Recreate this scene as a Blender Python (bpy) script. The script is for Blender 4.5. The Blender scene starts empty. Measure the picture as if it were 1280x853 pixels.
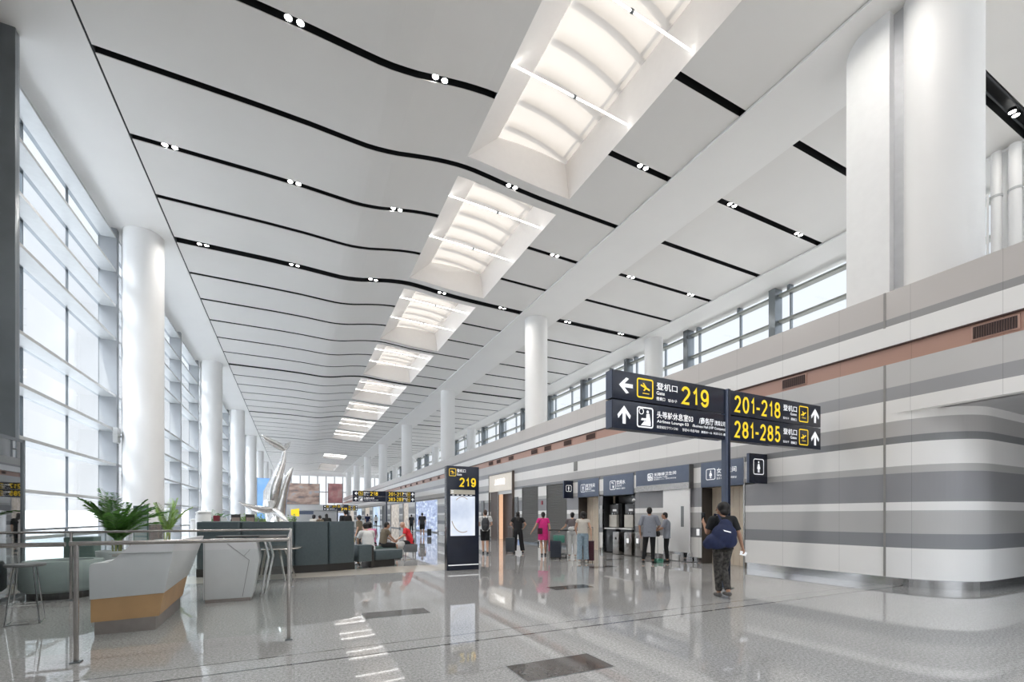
import bpy, bmesh, math, random
import numpy as np
from mathutils import Vector, Matrix, Euler
R = math.radians
PI = math.pi
random.seed(7)
SC = bpy.context.scene
COL = SC.collection
W = {}

# ------------------------------------------------------------------ materials
MATS = {}
def mat(name, col, rough=.5, metal=0., var=.04, scale=6., spec=.5, emit=0., bump=0., coat=0.):
    if name in MATS: return MATS[name]
    m = bpy.data.materials.new(name); m.use_nodes = True
    nt = m.node_tree; b = nt.nodes['Principled BSDF']
    b.inputs['Roughness'].default_value = rough
    b.inputs['Metallic'].default_value = metal
    b.inputs['Specular IOR Level'].default_value = spec
    b.inputs['Coat Weight'].default_value = coat
    tc = nt.nodes.new('ShaderNodeTexCoord'); n = nt.nodes.new('ShaderNodeTexNoise')
    n.inputs['Scale'].default_value = scale; n.inputs['Detail'].default_value = 3
    nt.links.new(tc.outputs['Object'], n.inputs['Vector'])
    r = nt.nodes.new('ShaderNodeValToRGB')
    r.color_ramp.elements[0].position = .3; r.color_ramp.elements[1].position = .7
    r.color_ramp.elements[0].color = (*[max(0, c*(1-var)) for c in col], 1)
    r.color_ramp.elements[1].color = (*[min(1, c*(1+var)) for c in col], 1)
    nt.links.new(n.outputs['Fac'], r.inputs['Fac'])
    nt.links.new(r.outputs['Color'], b.inputs['Base Color'])
    if emit:
        b.inputs['Emission Color'].default_value = (*col, 1)
        b.inputs['Emission Strength'].default_value = emit
    if bump:
        bp = nt.nodes.new('ShaderNodeBump'); bp.inputs['Strength'].default_value = bump
        nt.links.new(n.outputs['Fac'], bp.inputs['Height']); nt.links.new(bp.outputs['Normal'], b.inputs['Normal'])
    MATS[name] = m
    return m

def glassmat(name, tint=(.96, .98, .98), refl=.1, alpha_col=None):
    if name in MATS: return MATS[name]
    m = bpy.data.materials.new(name); m.use_nodes = True
    nt = m.node_tree; nt.nodes.clear()
    o = nt.nodes.new('ShaderNodeOutputMaterial'); t = nt.nodes.new('ShaderNodeBsdfTransparent')
    g = nt.nodes.new('ShaderNodeBsdfGlossy'); g.inputs['Roughness'].default_value = .02
    t.inputs['Color'].default_value = (*tint, 1)
    f = nt.nodes.new('ShaderNodeLayerWeight'); f.inputs['Blend'].default_value = .5
    pw = nt.nodes.new('ShaderNodeMath'); pw.operation = 'POWER'; pw.inputs[1].default_value = 4.
    mu = nt.nodes.new('ShaderNodeMath'); mu.operation = 'MULTIPLY_ADD'; mu.inputs[1].default_value = refl*8; mu.inputs[2].default_value = refl*.4
    mu.use_clamp = True
    mx = nt.nodes.new('ShaderNodeMixShader')
    nt.links.new(f.outputs['Facing'], pw.inputs[0]); nt.links.new(pw.outputs[0], mu.inputs[0]); nt.links.new(mu.outputs[0], mx.inputs[0])
    nt.links.new(t.outputs[0], mx.inputs[1]); nt.links.new(g.outputs[0], mx.inputs[2])
    nt.links.new(mx.outputs[0], o.inputs[0])
    MATS[name] = m
    return m

def new_nodes(name):
    m = bpy.data.materials.new(name); m.use_nodes = True
    MATS[name] = m
    return m, m.node_tree, m.node_tree.nodes['Principled BSDF']

def math_node(nt, op, a, b=None, c=None):
    n = nt.nodes.new('ShaderNodeMath'); n.operation = op
    for i, v in enumerate((a, b, c)):
        if v is None: continue
        if isinstance(v, (int, float)): n.inputs[i].default_value = v
        else: nt.links.new(v, n.inputs[i])
    return n.outputs[0]

# polished granite floor: speckle, tile joints, two expansion joints, a paler band
def floor_material():
    m, nt, b = new_nodes('polished_granite')
    geo = nt.nodes.new('ShaderNodeNewGeometry'); sx = nt.nodes.new('ShaderNodeSeparateXYZ')
    nt.links.new(geo.outputs['Position'], sx.inputs[0])
    X, Y = sx.outputs[0], sx.outputs[1]
    def grid(v, off, wd):
        a = math_node(nt, 'ADD', v, 500*.925 - off)
        q = math_node(nt, 'MODULO', a, .925)
        c1 = math_node(nt, 'LESS_THAN', q, wd)
        return c1
    gx = grid(X, -.005, .0035); gy = grid(Y, .02, .0035)
    jn = math_node(nt, 'MAXIMUM', gx, gy)
    def line(v, c, w):
        d = math_node(nt, 'ABSOLUTE', math_node(nt, 'SUBTRACT', v, c))
        return math_node(nt, 'LESS_THAN', d, w)
    j2 = math_node(nt, 'MAXIMUM', line(Y, 4.90, .017), line(Y, 5.24, .009))
    n1 = nt.nodes.new('ShaderNodeTexNoise'); n1.inputs['Scale'].default_value = 130; n1.inputs['Detail'].default_value = 2
    n2 = nt.nodes.new('ShaderNodeTexNoise'); n2.inputs['Scale'].default_value = 40; n2.inputs['Detail'].default_value = 3
    nt.links.new(geo.outputs['Position'], n1.inputs['Vector']); nt.links.new(geo.outputs['Position'], n2.inputs['Vector'])
    r = nt.nodes.new('ShaderNodeValToRGB'); r.color_ramp.elements[0].position = .38; r.color_ramp.elements[1].position = .60
    r.color_ramp.elements[0].color = (.22, .219, .217, 1); r.color_ramp.elements[1].color = (.50, .496, .49, 1)
    av = math_node(nt, 'MULTIPLY_ADD', n2.outputs['Fac'], .45, math_node(nt, 'MULTIPLY', n1.outputs['Fac'], .55))
    nt.links.new(av, r.inputs['Fac'])
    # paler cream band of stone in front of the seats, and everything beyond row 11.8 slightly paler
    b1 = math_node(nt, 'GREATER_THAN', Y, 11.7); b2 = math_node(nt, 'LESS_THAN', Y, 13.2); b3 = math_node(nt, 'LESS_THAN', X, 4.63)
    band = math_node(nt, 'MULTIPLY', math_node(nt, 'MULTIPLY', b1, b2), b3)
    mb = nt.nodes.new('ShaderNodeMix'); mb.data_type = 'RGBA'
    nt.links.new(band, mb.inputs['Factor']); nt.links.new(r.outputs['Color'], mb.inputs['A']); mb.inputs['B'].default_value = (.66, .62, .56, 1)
    mj = nt.nodes.new('ShaderNodeMix'); mj.data_type = 'RGBA'
    nt.links.new(math_node(nt, 'MULTIPLY', jn, .35), mj.inputs['Factor']); nt.links.new(mb.outputs['Result'], mj.inputs['A']); mj.inputs['B'].default_value = (.16, .155, .15, 1)
    mk = nt.nodes.new('ShaderNodeMix'); mk.data_type = 'RGBA'
    nt.links.new(j2, mk.inputs['Factor']); nt.links.new(mj.outputs['Result'], mk.inputs['A']); mk.inputs['B'].default_value = (.03, .03, .03, 1)
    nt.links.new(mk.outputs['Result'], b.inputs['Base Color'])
    b.inputs['Roughness'].default_value = .028
    b.inputs['IOR'].default_value = 1.6
    b.inputs['Specular IOR Level'].default_value = .62
    return m

STRIPES = [(0, .165, (.55, .55, .56)), (.167, .795, (.87, .86, .845)), (.795, 1.095, (.27, .275, .29)), (1.095, 1.564, (.50, .495, .49)),
           (1.564, 1.728, (.88, .87, .86)), (1.728, 2.337, (.30, .30, .315)), (2.337, 2.485, (.50, .495, .49)), (2.485, 2.97, (.87, .86, .845)),
           (2.97, 3.113, (.25, .255, .265)), (3.113, 3.426, (.50, .49, .485)), (3.426, 3.898, (.87, .86, .845)), (3.898, 4.154, (.37, .37, .38)),
           (4.154, 4.67, (.58, .57, .56)), (4.67, 5.03, (.50, .31, .25)), (5.03, 5.46, (.87, .86, .845)), (5.46, 5.61, (.34, .335, .335)), (5.61, 6.3, (.56, .53, .51))]
def stripe_material():
    m, nt, b = new_nodes('striped_enamel_panel')
    geo = nt.nodes.new('ShaderNodeNewGeometry'); sx = nt.nodes.new('ShaderNodeSeparateXYZ')
    nt.links.new(geo.outputs['Position'], sx.inputs[0]); Z, Y = sx.outputs[2], sx.outputs[1]
    r = nt.nodes.new('ShaderNodeValToRGB'); r.color_ramp.interpolation = 'CONSTANT'
    els = r.color_ramp.elements
    while len(els) > 1: els.remove(els[-1])
    for i, (z0, z1, c) in enumerate(STRIPES):
        e = els[0] if i == 0 else els.new(z0/6.4)
        e.position = z0/6.4; e.color = (*c, 1)
    nt.links.new(math_node(nt, 'DIVIDE', Z, 6.4), r.inputs['Fac'])
    n = nt.nodes.new('ShaderNodeTexNoise'); n.inputs['Scale'].default_value = .7
    nt.links.new(geo.outputs['Position'], n.inputs['Vector'])
    q = math_node(nt, 'MODULO', math_node(nt, 'ADD', Y, 600.47), 1.333)
    j = math_node(nt, 'LESS_THAN', q, .010)
    k = math_node(nt, 'MULTIPLY_ADD', j, -.22, math_node(nt, 'MULTIPLY_ADD', n.outputs['Fac'], .10, .95))
    mm = nt.nodes.new('ShaderNodeVectorMath'); mm.operation = 'SCALE'
    nt.links.new(r.outputs['Color'], mm.inputs[0]); nt.links.new(k, mm.inputs['Scale'])
    nt.links.new(mm.outputs[0], b.inputs['Base Color'])
    b.inputs['Roughness'].default_value = .22
    b.inputs['Specular IOR Level'].default_value = .45
    return m

def membrane_material():
    m = bpy.data.materials.new('frosted_skylight_membrane'); m.use_nodes = True; MATS['membrane'] = m
    nt = m.node_tree; nt.nodes.clear()
    o = nt.nodes.new('ShaderNodeOutputMaterial'); t = nt.nodes.new('ShaderNodeBsdfTranslucent'); d = nt.nodes.new('ShaderNodeBsdfDiffuse')
    n = nt.nodes.new('ShaderNodeTexNoise'); n.inputs['Scale'].default_value = 2
    r = nt.nodes.new('ShaderNodeValToRGB'); r.color_ramp.elements[0].color = (.165, .148, .130, 1); r.color_ramp.elements[1].color = (.18, .163, .144, 1)
    nt.links.new(n.outputs['Fac'], r.inputs['Fac']); nt.links.new(r.outputs[0], t.inputs[0])
    d.inputs[0].default_value = (.9, .87, .84, 1)
    mx = nt.nodes.new('ShaderNodeMixShader'); mx.inputs[0].default_value = .30
    nt.links.new(t.outputs[0], mx.inputs[1]); nt.links.new(d.outputs[0], mx.inputs[2]); nt.links.new(mx.outputs[0], o.inputs[0])
    return m

def poster_material(name, cols, scale=3., emit=.0, stretch=(1, 1, 1)):
    m, nt, b = new_nodes(name)
    tc = nt.nodes.new('ShaderNodeTexCoord'); mp = nt.nodes.new('ShaderNodeMapping'); mp.inputs['Scale'].default_value = stretch
    n = nt.nodes.new('ShaderNodeTexNoise'); n.inputs['Scale'].default_value = scale; n.inputs['Detail'].default_value = 4
    nt.links.new(tc.outputs['Object'], mp.inputs[0]); nt.links.new(mp.outputs[0], n.inputs['Vector'])
    r = nt.nodes.new('ShaderNodeValToRGB'); els = r.color_ramp.elements
    while len(els) > 1: els.remove(els[-1])
    for i, c in enumerate(cols):
        p = .32 + .36*i/max(1, len(cols)-1)
        e = els[0] if i == 0 else els.new(p)
        e.position = p; e.color = (*c, 1)
    nt.links.new(n.outputs['Fac'], r.inputs['Fac']); nt.links.new(r.outputs[0], b.inputs['Base Color'])
    b.inputs['Roughness'].default_value = .3
    if emit:
        nt.links.new(r.outputs[0], b.inputs['Emission Color']); b.inputs['Emission Strength'].default_value = emit
    return m

M_FLOOR = floor_material(); M_STRIPE = stripe_material(); M_MEMB = membrane_material()
M_CEIL = mat('ceiling_panel_white', (.72, .70, .67), .42, var=.015, scale=.6)
M_SOFFIT = mat('soffit_white', (.80, .785, .76), .5, var=.015, scale=.5)
M_WHITE = mat('white_paint', (.80, .80, .795), .35, var=.015)
M_COLUMN = mat('column_white_panel', (.80, .795, .785), .5, var=.012, scale=1.)
M_BLACK = mat('black_slot', (.010, .011, .012), .6)
M_DUCT = mat('slot_duct_dark', (.035, .04, .045), .45)
M_STEELP = mat('curtain_wall_grey', (.33, .345, .36), .42, metal=.35, var=.05, scale=1.5)
M_STEELD = mat('dark_brushed_steel', (.20, .22, .235), .30, metal=.75, var=.15, scale=.8)
M_FIN = mat('fin_light_grey', (.50, .51, .51), .4, metal=.2, var=.04)
M_STEEL = mat('brushed_stainless', (.42, .40, .38), .24, metal=1., var=.08, scale=14)
M_CHROME = mat('polished_chrome', (.75, .75, .76), .1, metal=1., var=.03)
M_NAVY = mat('navy_sign_enamel', (.012, .017, .036), .22, var=.1, scale=2)
M_NAVYS = mat('navy_sign_edge', (.10, .125, .19), .3, var=.05)
M_BLUEG = mat('slate_blue_sign', (.125, .155, .225), .3, var=.04)
M_YEL = mat('sign_yellow', (.85, .60, .02), .5, emit=.25, var=.02)
M_WTXT = mat('sign_white', (.85, .86, .88), .5, emit=.25, var=.01)
M_LEAF = mat('palm_leaf_green', (.07, .20, .03), .5, var=.4, scale=9)
M_LEAF2 = mat('palm_leaf_young_green', (.22, .36, .06), .5, var=.3, scale=9)
M_STEM = mat('palm_stem', (.24, .26, .09), .6, var=.3)
M_POT = mat('white_planter_glaze', (.68, .70, .71), .35)
M_UPH = mat('slate_green_upholstery', (.072, .098, .108), .5, var=.08, scale=20, bump=.05)
M_UPHG = mat('green_upholstery', (.085, .14, .125), .5, var=.08, scale=20, bump=.05)
M_TOE = mat('dark_brown_plinth', (.035, .032, .03), .45)
M_DESK = mat('desk_white_laminate', (.62, .62, .63), .3, var=.02)
M_WOOD = mat('desk_oak_laminate', (.50, .29, .13), .4, var=.10, scale=3)
M_PLINTH = mat('desk_steel_plinth', (.36, .31, .29), .32, metal=.7, var=.1)
M_LINE = mat('panel_joint_grey', (.22, .22, .22), .5)
M_SKIN = mat('skin_light', (.62, .38, .27), .55, var=.05, scale=20)
M_SKIN2 = mat('skin_tan', (.48, .27, .18), .55, var=.05, scale=20)
M_HAIR = mat('black_hair', (.012, .010, .010), .45, var=.3, scale=60, bump=.3)
M_HAIRB = mat('brown_hair', (.055, .03, .02), .45, var=.3, scale=60, bump=.3)
M_BROWN = mat('brown_door_veneer', (.12, .085, .07), .35, var=.08)
M_BEIGE = mat('beige_slatted_wall', (.74, .64, .52), .45, var=.03)
M_SHUT = mat('grey_shutter', (.175, .175, .175), .4, metal=.3, var=.03)
M_GLASS = glassmat('clear_glazing', (.985, .99, .995), .05)
M_GLASSR = glassmat('balustrade_glass', (.97, .985, .98), .05)
M_DARKG = glassmat('smoked_screen_glass', (.16, .22, .24), .30)
M_SILVER = mat('hammered_silver', (.80, .79, .77), .17, metal=1., var=.12, scale=7, bump=.35)
M_LAMP = mat('lamp_disc', (1., .98, .95), .5, emit=14., var=.0)
M_TUBE = mat('led_tube', (1., .98, .95), .5, emit=3.5, var=.0)
M_COPPER = mat('copper_panel', (.50, .31, .25), .35, metal=.1, var=.04)
M_RUBBER = mat('black_rubber', (.02, .02, .02), .6)
M_SCREEN = mat('tinted_display_glass', (.03, .032, .036), .08, var=.05)

# ------------------------------------------------------------------ geometry helpers
class MB:
    def __init__(s): s.v = []; s.f = []; s.m = []; s.mi = 0
    def add(s, vs, fs):
        o = len(s.v); s.v += [tuple(v) for v in vs]; s.f += [tuple(i+o for i in f) for f in fs]; s.m += [s.mi]*len(fs)
        return s
    def box(s, x0, x1, y0, y1, z0, z1, M=None):
        vs = [(x, y, z) for z in (z0, z1) for x, y in ((x0, y0), (x1, y0), (x1, y1), (x0, y1))]
        if M is not None: vs = [M @ Vector(v) for v in vs]
        return s.add(vs, [(3, 2, 1, 0), (4, 5, 6, 7), (0, 1, 5, 4), (1, 2, 6, 5), (2, 3, 7, 6), (3, 0, 4, 7)])
    def quad(s, a, b, c, d): return s.add([a, b, c, d], [(0, 1, 2, 3)])
    def prism(s, poly, z0, z1, M=None):
        n = len(poly)
        vs = [(x, y, z0) for x, y in poly] + [(x, y, z1) for x, y in poly]
        if M is not None: vs = [M @ Vector(v) for v in vs]
        fs = [tuple(range(n-1, -1, -1)), tuple(range(n, 2*n))] + [(i, (i+1) % n, n+(i+1) % n, n+i) for i in range(n)]
        return s.add(vs, fs)
    def rings(s, rs, cap=True, closed=True):
        n = len(rs[0]); vs = [p for r in rs for p in r]; fs = []
        for i in range(len(rs)-1):
            for k in range(n if closed else n-1):
                a = i*n+k; b = i*n+(k+1) % n
                fs.append((a, b, b+n, a+n))
        if cap and closed: fs += [tuple(range(n-1, -1, -1)), tuple(range((len(rs)-1)*n, len(rs)*n))]
        return s.add(vs, fs)
    def tube(s, pts, rad, n=10, cap=True, flat=1.):
        pts = [Vector(p) for p in pts]
        if not hasattr(rad, '__len__'): rad = [rad]*len(pts)
        rs = []; up = None
        for i, p in enumerate(pts):
            t = (pts[min(i+1, len(pts)-1)] - pts[max(i-1, 0)]).normalized()
            if up is None: up = Vector((0, 0, 1)) if abs(t.z) < .9 else Vector((1, 0, 0))
            a = t.cross(up).normalized(); bb = a.cross(t).normalized(); up = bb
            rs.append([p + rad[i]*(math.cos(2*PI*k/n)*a + flat*math.sin(2*PI*k/n)*bb) for k in range(n)])
        return s.rings(rs, cap)
    def ell(s, c, r, n=14, m=9, M=None):
        c = Vector(c); vs = []; fs = []
        for i in range(1, m):
            th = PI*i/m
            for k in range(n):
                ph = 2*PI*k/n
                vs.append(Vector((r[0]*math.sin(th)*math.cos(ph), r[1]*math.sin(th)*math.sin(ph), r[2]*math.cos(th))))
        vs.append(Vector((0, 0, r[2]))); vs.append(Vector((0, 0, -r[2])))
        if M is not None: vs = [M @ v for v in vs]
        vs = [v + c for v in vs]
        T, B = len(vs)-2, len(vs)-1
        for i in range(m-2):
            for k in range(n):
                a = i*n+k; b = i*n+(k+1) % n
                fs.append((a, a+n, b+n, b))
        for k in range(n):
            fs.append((T, k, (k+1) % n)); fs.append((B, (m-2)*n+(k+1) % n, (m-2)*n+k))
        return s.add(vs, fs)
    def capsule(s, a, b, ra, rb, n=12):
        s.tube([a, b], [ra, rb], n); s.ell(a, (ra,)*3, n, 8); s.ell(b, (rb,)*3, n, 8)
        return s
    def lathe(s, prof, c=(0, 0, 0), n=24):
        rs = [[(c[0]+r*math.cos(2*PI*k/n), c[1]+r*math.sin(2*PI*k/n), c[2]+z) for k in range(n)] for r, z in prof]
        return s.rings(rs)
    def build(s, name, material, parent=None, smooth=False, bevel=0., world=True, remesh=0., smoothit=0, origin=None):
        me = bpy.data.meshes.new(name)
        me.from_pydata([tuple(v) for v in s.v], [], s.f)
        mats = material if isinstance(material, (list, tuple)) else [material]
        for q in mats: me.materials.append(q)
        if len(mats) > 1: me.polygons.foreach_set('material_index', s.m)
        me.update()
        bm = bmesh.new(); bm.from_mesh(me); bmesh.ops.recalc_face_normals(bm, faces=bm.faces)
        if bevel:
            es = [e for e in bm.edges if len(e.link_faces) == 2 and e.calc_face_angle(0) > .6]
            bmesh.ops.bevel(bm, geom=es, offset=bevel, segments=2, profile=.6, affect='EDGES', clamp_overlap=True)
        bm.to_mesh(me); bm.free()
        if remesh:
            me = evaluated(me, remesh, smoothit)
            for q in mats:
                if len(me.materials) == 0: me.materials.append(q)
        if smooth or remesh:
            me.polygons.foreach_set('use_smooth', [True]*len(me.polygons))
        elif bevel:
            me.polygons.foreach_set('use_smooth', [True]*len(me.polygons))
            try: me.set_sharp_from_angle(angle=R(35))
            except Exception: pass
        if smooth and not remesh:
            try: me.set_sharp_from_angle(angle=R(50))
            except Exception: pass
        return link(name, me, parent, world, origin)

def evaluated(me, vox, it):
    o = bpy.data.objects.new('tmp_rm', me); COL.objects.link(o)
    md = o.modifiers.new('r', 'REMESH'); md.mode = 'VOXEL'; md.voxel_size = vox
    if it:
        sm = o.modifiers.new('s', 'SMOOTH'); sm.iterations = it; sm.factor = .5
    bpy.context.view_layer.update()
    dg = bpy.context.evaluated_depsgraph_get()
    out = bpy.data.meshes.new_from_object(o.evaluated_get(dg))
    ms = [m for m in me.materials]
    bpy.data.objects.remove(o)
    out.materials.clear()
    for m in ms: out.materials.append(m)
    return out

def link(name, me, parent=None, world=True, origin=None):
    o = bpy.data.objects.new(name, me); COL.objects.link(o)
    if parent is not None:
        if world: me.transform(W[parent.name].inverted())
        o.parent = parent; W[o.name] = W[parent.name].copy()
    else:
        if world:
            if origin is None:
                co = np.empty(len(me.vertices)*3); me.vertices.foreach_get('co', co); co = co.reshape(-1, 3)
                mn, mx = co.min(0), co.max(0)
                origin = Vector(((mn[0]+mx[0])/2, (mn[1]+mx[1])/2, mn[2]))
            origin = Vector(origin)
            me.transform(Matrix.Translation(-origin)); o.location = origin
            W[o.name] = Matrix.Translation(origin)
        else: W[o.name] = Matrix.Identity(4)
    return o

def tag(o, label=None, cat=None, group=None, kind=None):
    if label: o['label'] = label
    if cat: o['category'] = cat
    if group: o['group'] = group
    if kind: o['kind'] = kind
    return o

def thing(name, label, cat, loc=(0, 0, 0), rz=0., group=None):
    o = bpy.data.objects.new(name, None); COL.objects.link(o)
    o.location = loc; o.rotation_euler = (0, 0, rz); o.empty_display_size = .2
    W[o.name] = Matrix.Translation(Vector(loc)) @ Matrix.Rotation(rz, 4, 'Z')
    return tag(o, label, cat, group)

def dup(root, loc, rz=0., label=None, group=None):
    def cp(o, par):
        c = o.copy(); COL.objects.link(c)
        if par is not None: c.parent = par
        for ch in o.children: cp(ch, c)
        return c
    c = cp(root, None)
    c.location = loc; c.rotation_euler = (0, 0, rz)
    if label: c['label'] = label
    if group: c['group'] = group
    return c

def struct(o): o['kind'] = 'structure'; return o

ORD = ['first', 'second', 'third', 'fourth', 'fifth', 'sixth', 'seventh', 'eighth', 'ninth', 'tenth', 'eleventh', 'twelfth', 'thirteenth',
       'fourteenth', 'fifteenth', 'sixteenth', 'seventeenth', 'eighteenth', 'nineteenth', 'twentieth', 'twenty-first', 'twenty-second', 'twenty-third', 'twenty-fourth',
       'twenty-fifth', 'twenty-sixth', 'twenty-seventh', 'twenty-eighth', 'twenty-ninth', 'thirtieth']

# text on a plane given by origin (lower left), x direction, y direction
def text_mesh(body, w, h):
    c = bpy.data.curves.new('txt', 'FONT'); c.body = body; c.size = 1.; c.resolution_u = 3; c.offset = .010
    o = bpy.data.objects.new('txt', c); COL.objects.link(o)
    bpy.context.view_layer.update()
    dg = bpy.context.evaluated_depsgraph_get(); me = bpy.data.meshes.new_from_object(o.evaluated_get(dg))
    bpy.data.objects.remove(o); bpy.data.curves.remove(c)
    co = np.empty(len(me.vertices)*3); me.vertices.foreach_get('co', co); co = co.reshape(-1, 3)
    mn, mx = co.min(0), co.max(0); d = np.maximum(mx-mn, 1e-6)
    co = (co-mn)*np.array([w/d[0], h/d[1], 0])
    fs = [tuple(p.vertices) for p in me.polygons]
    bpy.data.meshes.remove(me)
    return [tuple(v) for v in co], fs

class Board:
    """flat marks laid on a sign face: origin lower left, u and v directions, n outward normal"""
    def __init__(s, o, u, v):
        s.o = Vector(o); s.u = Vector(u); s.v = Vector(v); s.n = s.u.cross(s.v)
    def pt(s, x, y, z=.004): return s.o + s.u*x + s.v*y + s.n*z
    def text(s, mb, body, x, y, w, h):
        vs, fs = text_mesh(body, w, h)
        mb.add([s.pt(x+a, y+b) for a, b, _ in vs], fs)
    def poly(s, mb, pts, z=.004): mb.add([s.pt(a, b, z) for a, b in pts], [tuple(range(len(pts)))])
    def stroke(s, mb, pts, t, z=.004):
        n = len(pts); L = []; Rr = []
        for i in range(n):
            a = Vector(pts[max(i-1, 0)]); b = Vector(pts[min(i+1, n-1)])
            if 0 < i < n-1:
                d1 = (Vector(pts[i])-a).normalized(); d2 = (b-Vector(pts[i])).normalized()
                d = (d1+d2)
                d = d.normalized() if d.length > 1e-4 else d1
                k = min(1.8, 1/max(.4, d.dot(d1)))
            else: d = (b-a).normalized(); k = 1
            q = Vector((-d.y, d.x))*t/2*k
            L.append(Vector(pts[i])+q); Rr.append(Vector(pts[i])-q)
        for i in range(n-1):
            s.poly(mb, [tuple(Rr[i]), tuple(Rr[i+1]), tuple(L[i+1]), tuple(L[i])], z)
    def rrect(s, mb, x, y, w, h, t, r=.15, z=.004):
        rr = r*min(w, h); P = []
        for cx, cy, a0 in ((x+w-rr, y+h-rr, 0), (x+rr, y+h-rr, 90), (x+rr, y+rr, 180), (x+w-rr, y+rr, 270)):
            for k in range(4):
                a = R(a0+30*k); P.append((cx+rr*math.cos(a), cy+rr*math.sin(a)))
        P += [P[0], P[1]]
        s.stroke(mb, P, t, z)
    def digits(s, mb, txt, x, y, w, h, t):
        n = sum(.6 if c == '-' else .72 if c == '1' else 1 for c in txt); cw = w/n
        for c in txt:
            k = (.6 if c == '-' else .72 if c == '1' else 1)*cw
            iw = k*.80; ix = x + k*.1
            for st in DIG[c]:
                s.stroke(mb, [(ix+t/2+a*(iw-t), y+t/2+b*(h-t)) for a, b in st], t)
            x += k
    def arrow(s, mb, cx, cy, size, ang, t):
        ca, sa = math.cos(ang), math.sin(ang)
        def r(a, b): return (cx+size*(a*ca-b*sa), cy+size*(a*sa+b*ca))
        # points up when ang=0
        s.poly(mb, [r(-.11, -.5), r(.11, -.5), r(.11, .3), r(-.11, .3)])
        s.poly(mb, [r(0, .5), r(-.46, -.02), r(-.40, -.22), r(0, .22)])
        s.poly(mb, [r(0, .5), r(0, .22), r(.40, -.22), r(.46, -.02)])
    def plane(s, mb, x, y, w, up):
        d = .22*w if up else -.22*w
        s.stroke(mb, [(x+.16*w, y+.55*w-d*.6), (x+.5*w, y+.56*w), (x+.86*w, y+.55*w+d*.6)], .11*w)
        s.poly(mb, [(x+.30*w, y+.70*w+(.06*w if up else .12*w)), (x+.40*w, y+.72*w+(.04*w if up else .1*w)), (x+.62*w, y+.58*w), (x+.50*w, y+.52*w)])
        s.poly(mb, [(x+.35*w, y+.36*w), (x+.45*w, y+.34*w), (x+.66*w, y+.56*w), (x+.52*w, y+.56*w)])
        s.stroke(mb, [(x+.30*w, y+.2*w), (x+.82*w, y+.2*w)], .05*w)
def arc(cx, cy, rx, ry, a0, a1, n=8): return [(cx+rx*math.cos(R(a0+(a1-a0)*i/n)), cy+ry*math.sin(R(a0+(a1-a0)*i/n))) for i in range(n+1)]
DIG = {
 '0': [arc(.5, .5, .5, .5, 90, 450, 20)],
 '1': [[(.1, .72), (.45, .82), (.72, 1.), (.72, 0)]],
 '2': [arc(.5, .72, .48, .28, 170, -20, 9)+[(.75, .45), (.05, .0), (1., 0)]],
 '5': [[(.92, 1), (.2, 1), (.1, .52)]+arc(.48, .32, .5, .32, 130, -155, 12)],
 '8': [arc(.5, .75, .42, .25, 90, 450, 16), arc(.5, .26, .5, .26, 90, 450, 16)],
 '9': [arc(.5, .68, .46, .32, 0, 360, 16), [(.96, .68), (.96, .45)]+arc(.5, .32, .46, .32, 10, -160, 8)],
 '3': [arc(.48, .76, .42, .24, 160, -90, 9), arc(.46, .27, .5, .27, 90, -160, 10)],
 '4': [[(.78, 0), (.78, 1), (.02, .3), (1, .3)]], '6': [arc(.5, .3, .46, .3, 0, 360, 16), [(.04, .3), (.08, .7)]+arc(.5, .7, .44, .3, 170, 30, 8)],
 '7': [[(.02, 1), (1, 1), (.35, 0)]], '-': [[(-.25, .38), (1.25, .38)]]}

H0 = 1.45
def zc(x):
    return H0 + float(np.interp(x, ZX, ZZ))
_cx = np.array([-8, -4.2, -1, .4, 1.2, 2., 2.7, 3.3, 4., 4.6, 5.1, 5.8, 6.6, 7.6, 9., 11.03, 14])
_cz = np.array([10.88, 10.88, 10.89, 10.87, 10.83, 10.80, 10.87, 11., 11.13, 11.20, 11.22, 11.17, 11.10, 11.05, 11.02, 11.0, 11.0])
ZX = np.linspace(-8, 14, 441); _z = np.interp(ZX, _cx, _cz)
_k = np.exp(-np.linspace(-2, 2, 17)**2); _k /= _k.sum(); ZZ = np.convolve(np.pad(_z, 8, mode='edge'), _k, 'valid')

# ------------------------------------------------------------------ floor and ceiling
YB, YE = -14., 124.
fl = MB().box(-7.2, 40, YB, YE, -.3, 0).build('floor', M_FLOOR); struct(fl)

def slotY(n): return 5.10 if n == -1 else 8.30 + 2.6667*n
def slotW(n): return .42 if n % 6 == 5 else .21
XL, XSL, XSR, XB0, XB1, XR1 = -4.2, 4.84, 8.6, 11.03, 13.2, 19.2
NS = range(-5, 44)
def skylit(n):   # bay between slot n and n+1 belongs to a skylight
    if n < -1 or n > 40: return False
    g = (n+1)//3
    return g not in (8, 9, 11)
ceil = MB()
def wavy(mb, x0, x1, y0, y1, th=.02):
    k = max(1, int((x1-x0)/.3)); xs = [x0+(x1-x0)*i/k for i in range(k+1)]
    lo0 = [(x, y0, zc(x)) for x in xs]; lo1 = [(x, y1, zc(x)) for x in xs]
    up1 = [(x, y1, zc(x)+th) for x in xs]; up0 = [(x, y0, zc(x)+th) for x in xs]
    vs = lo0+lo1+up1+up0; n = k+1; fs = []
    for r in range(4):
        for i in range(k):
            a = r*n+i; b = ((r+1) % 4)*n+i
            fs.append((a, a+1, b+1, b))
    fs.append((0, n, 2*n, 3*n)); fs.append((k, n+k, 2*n+k, 3*n+k))
    mb.add(vs, fs)
ZR = H0+11.05
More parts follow.
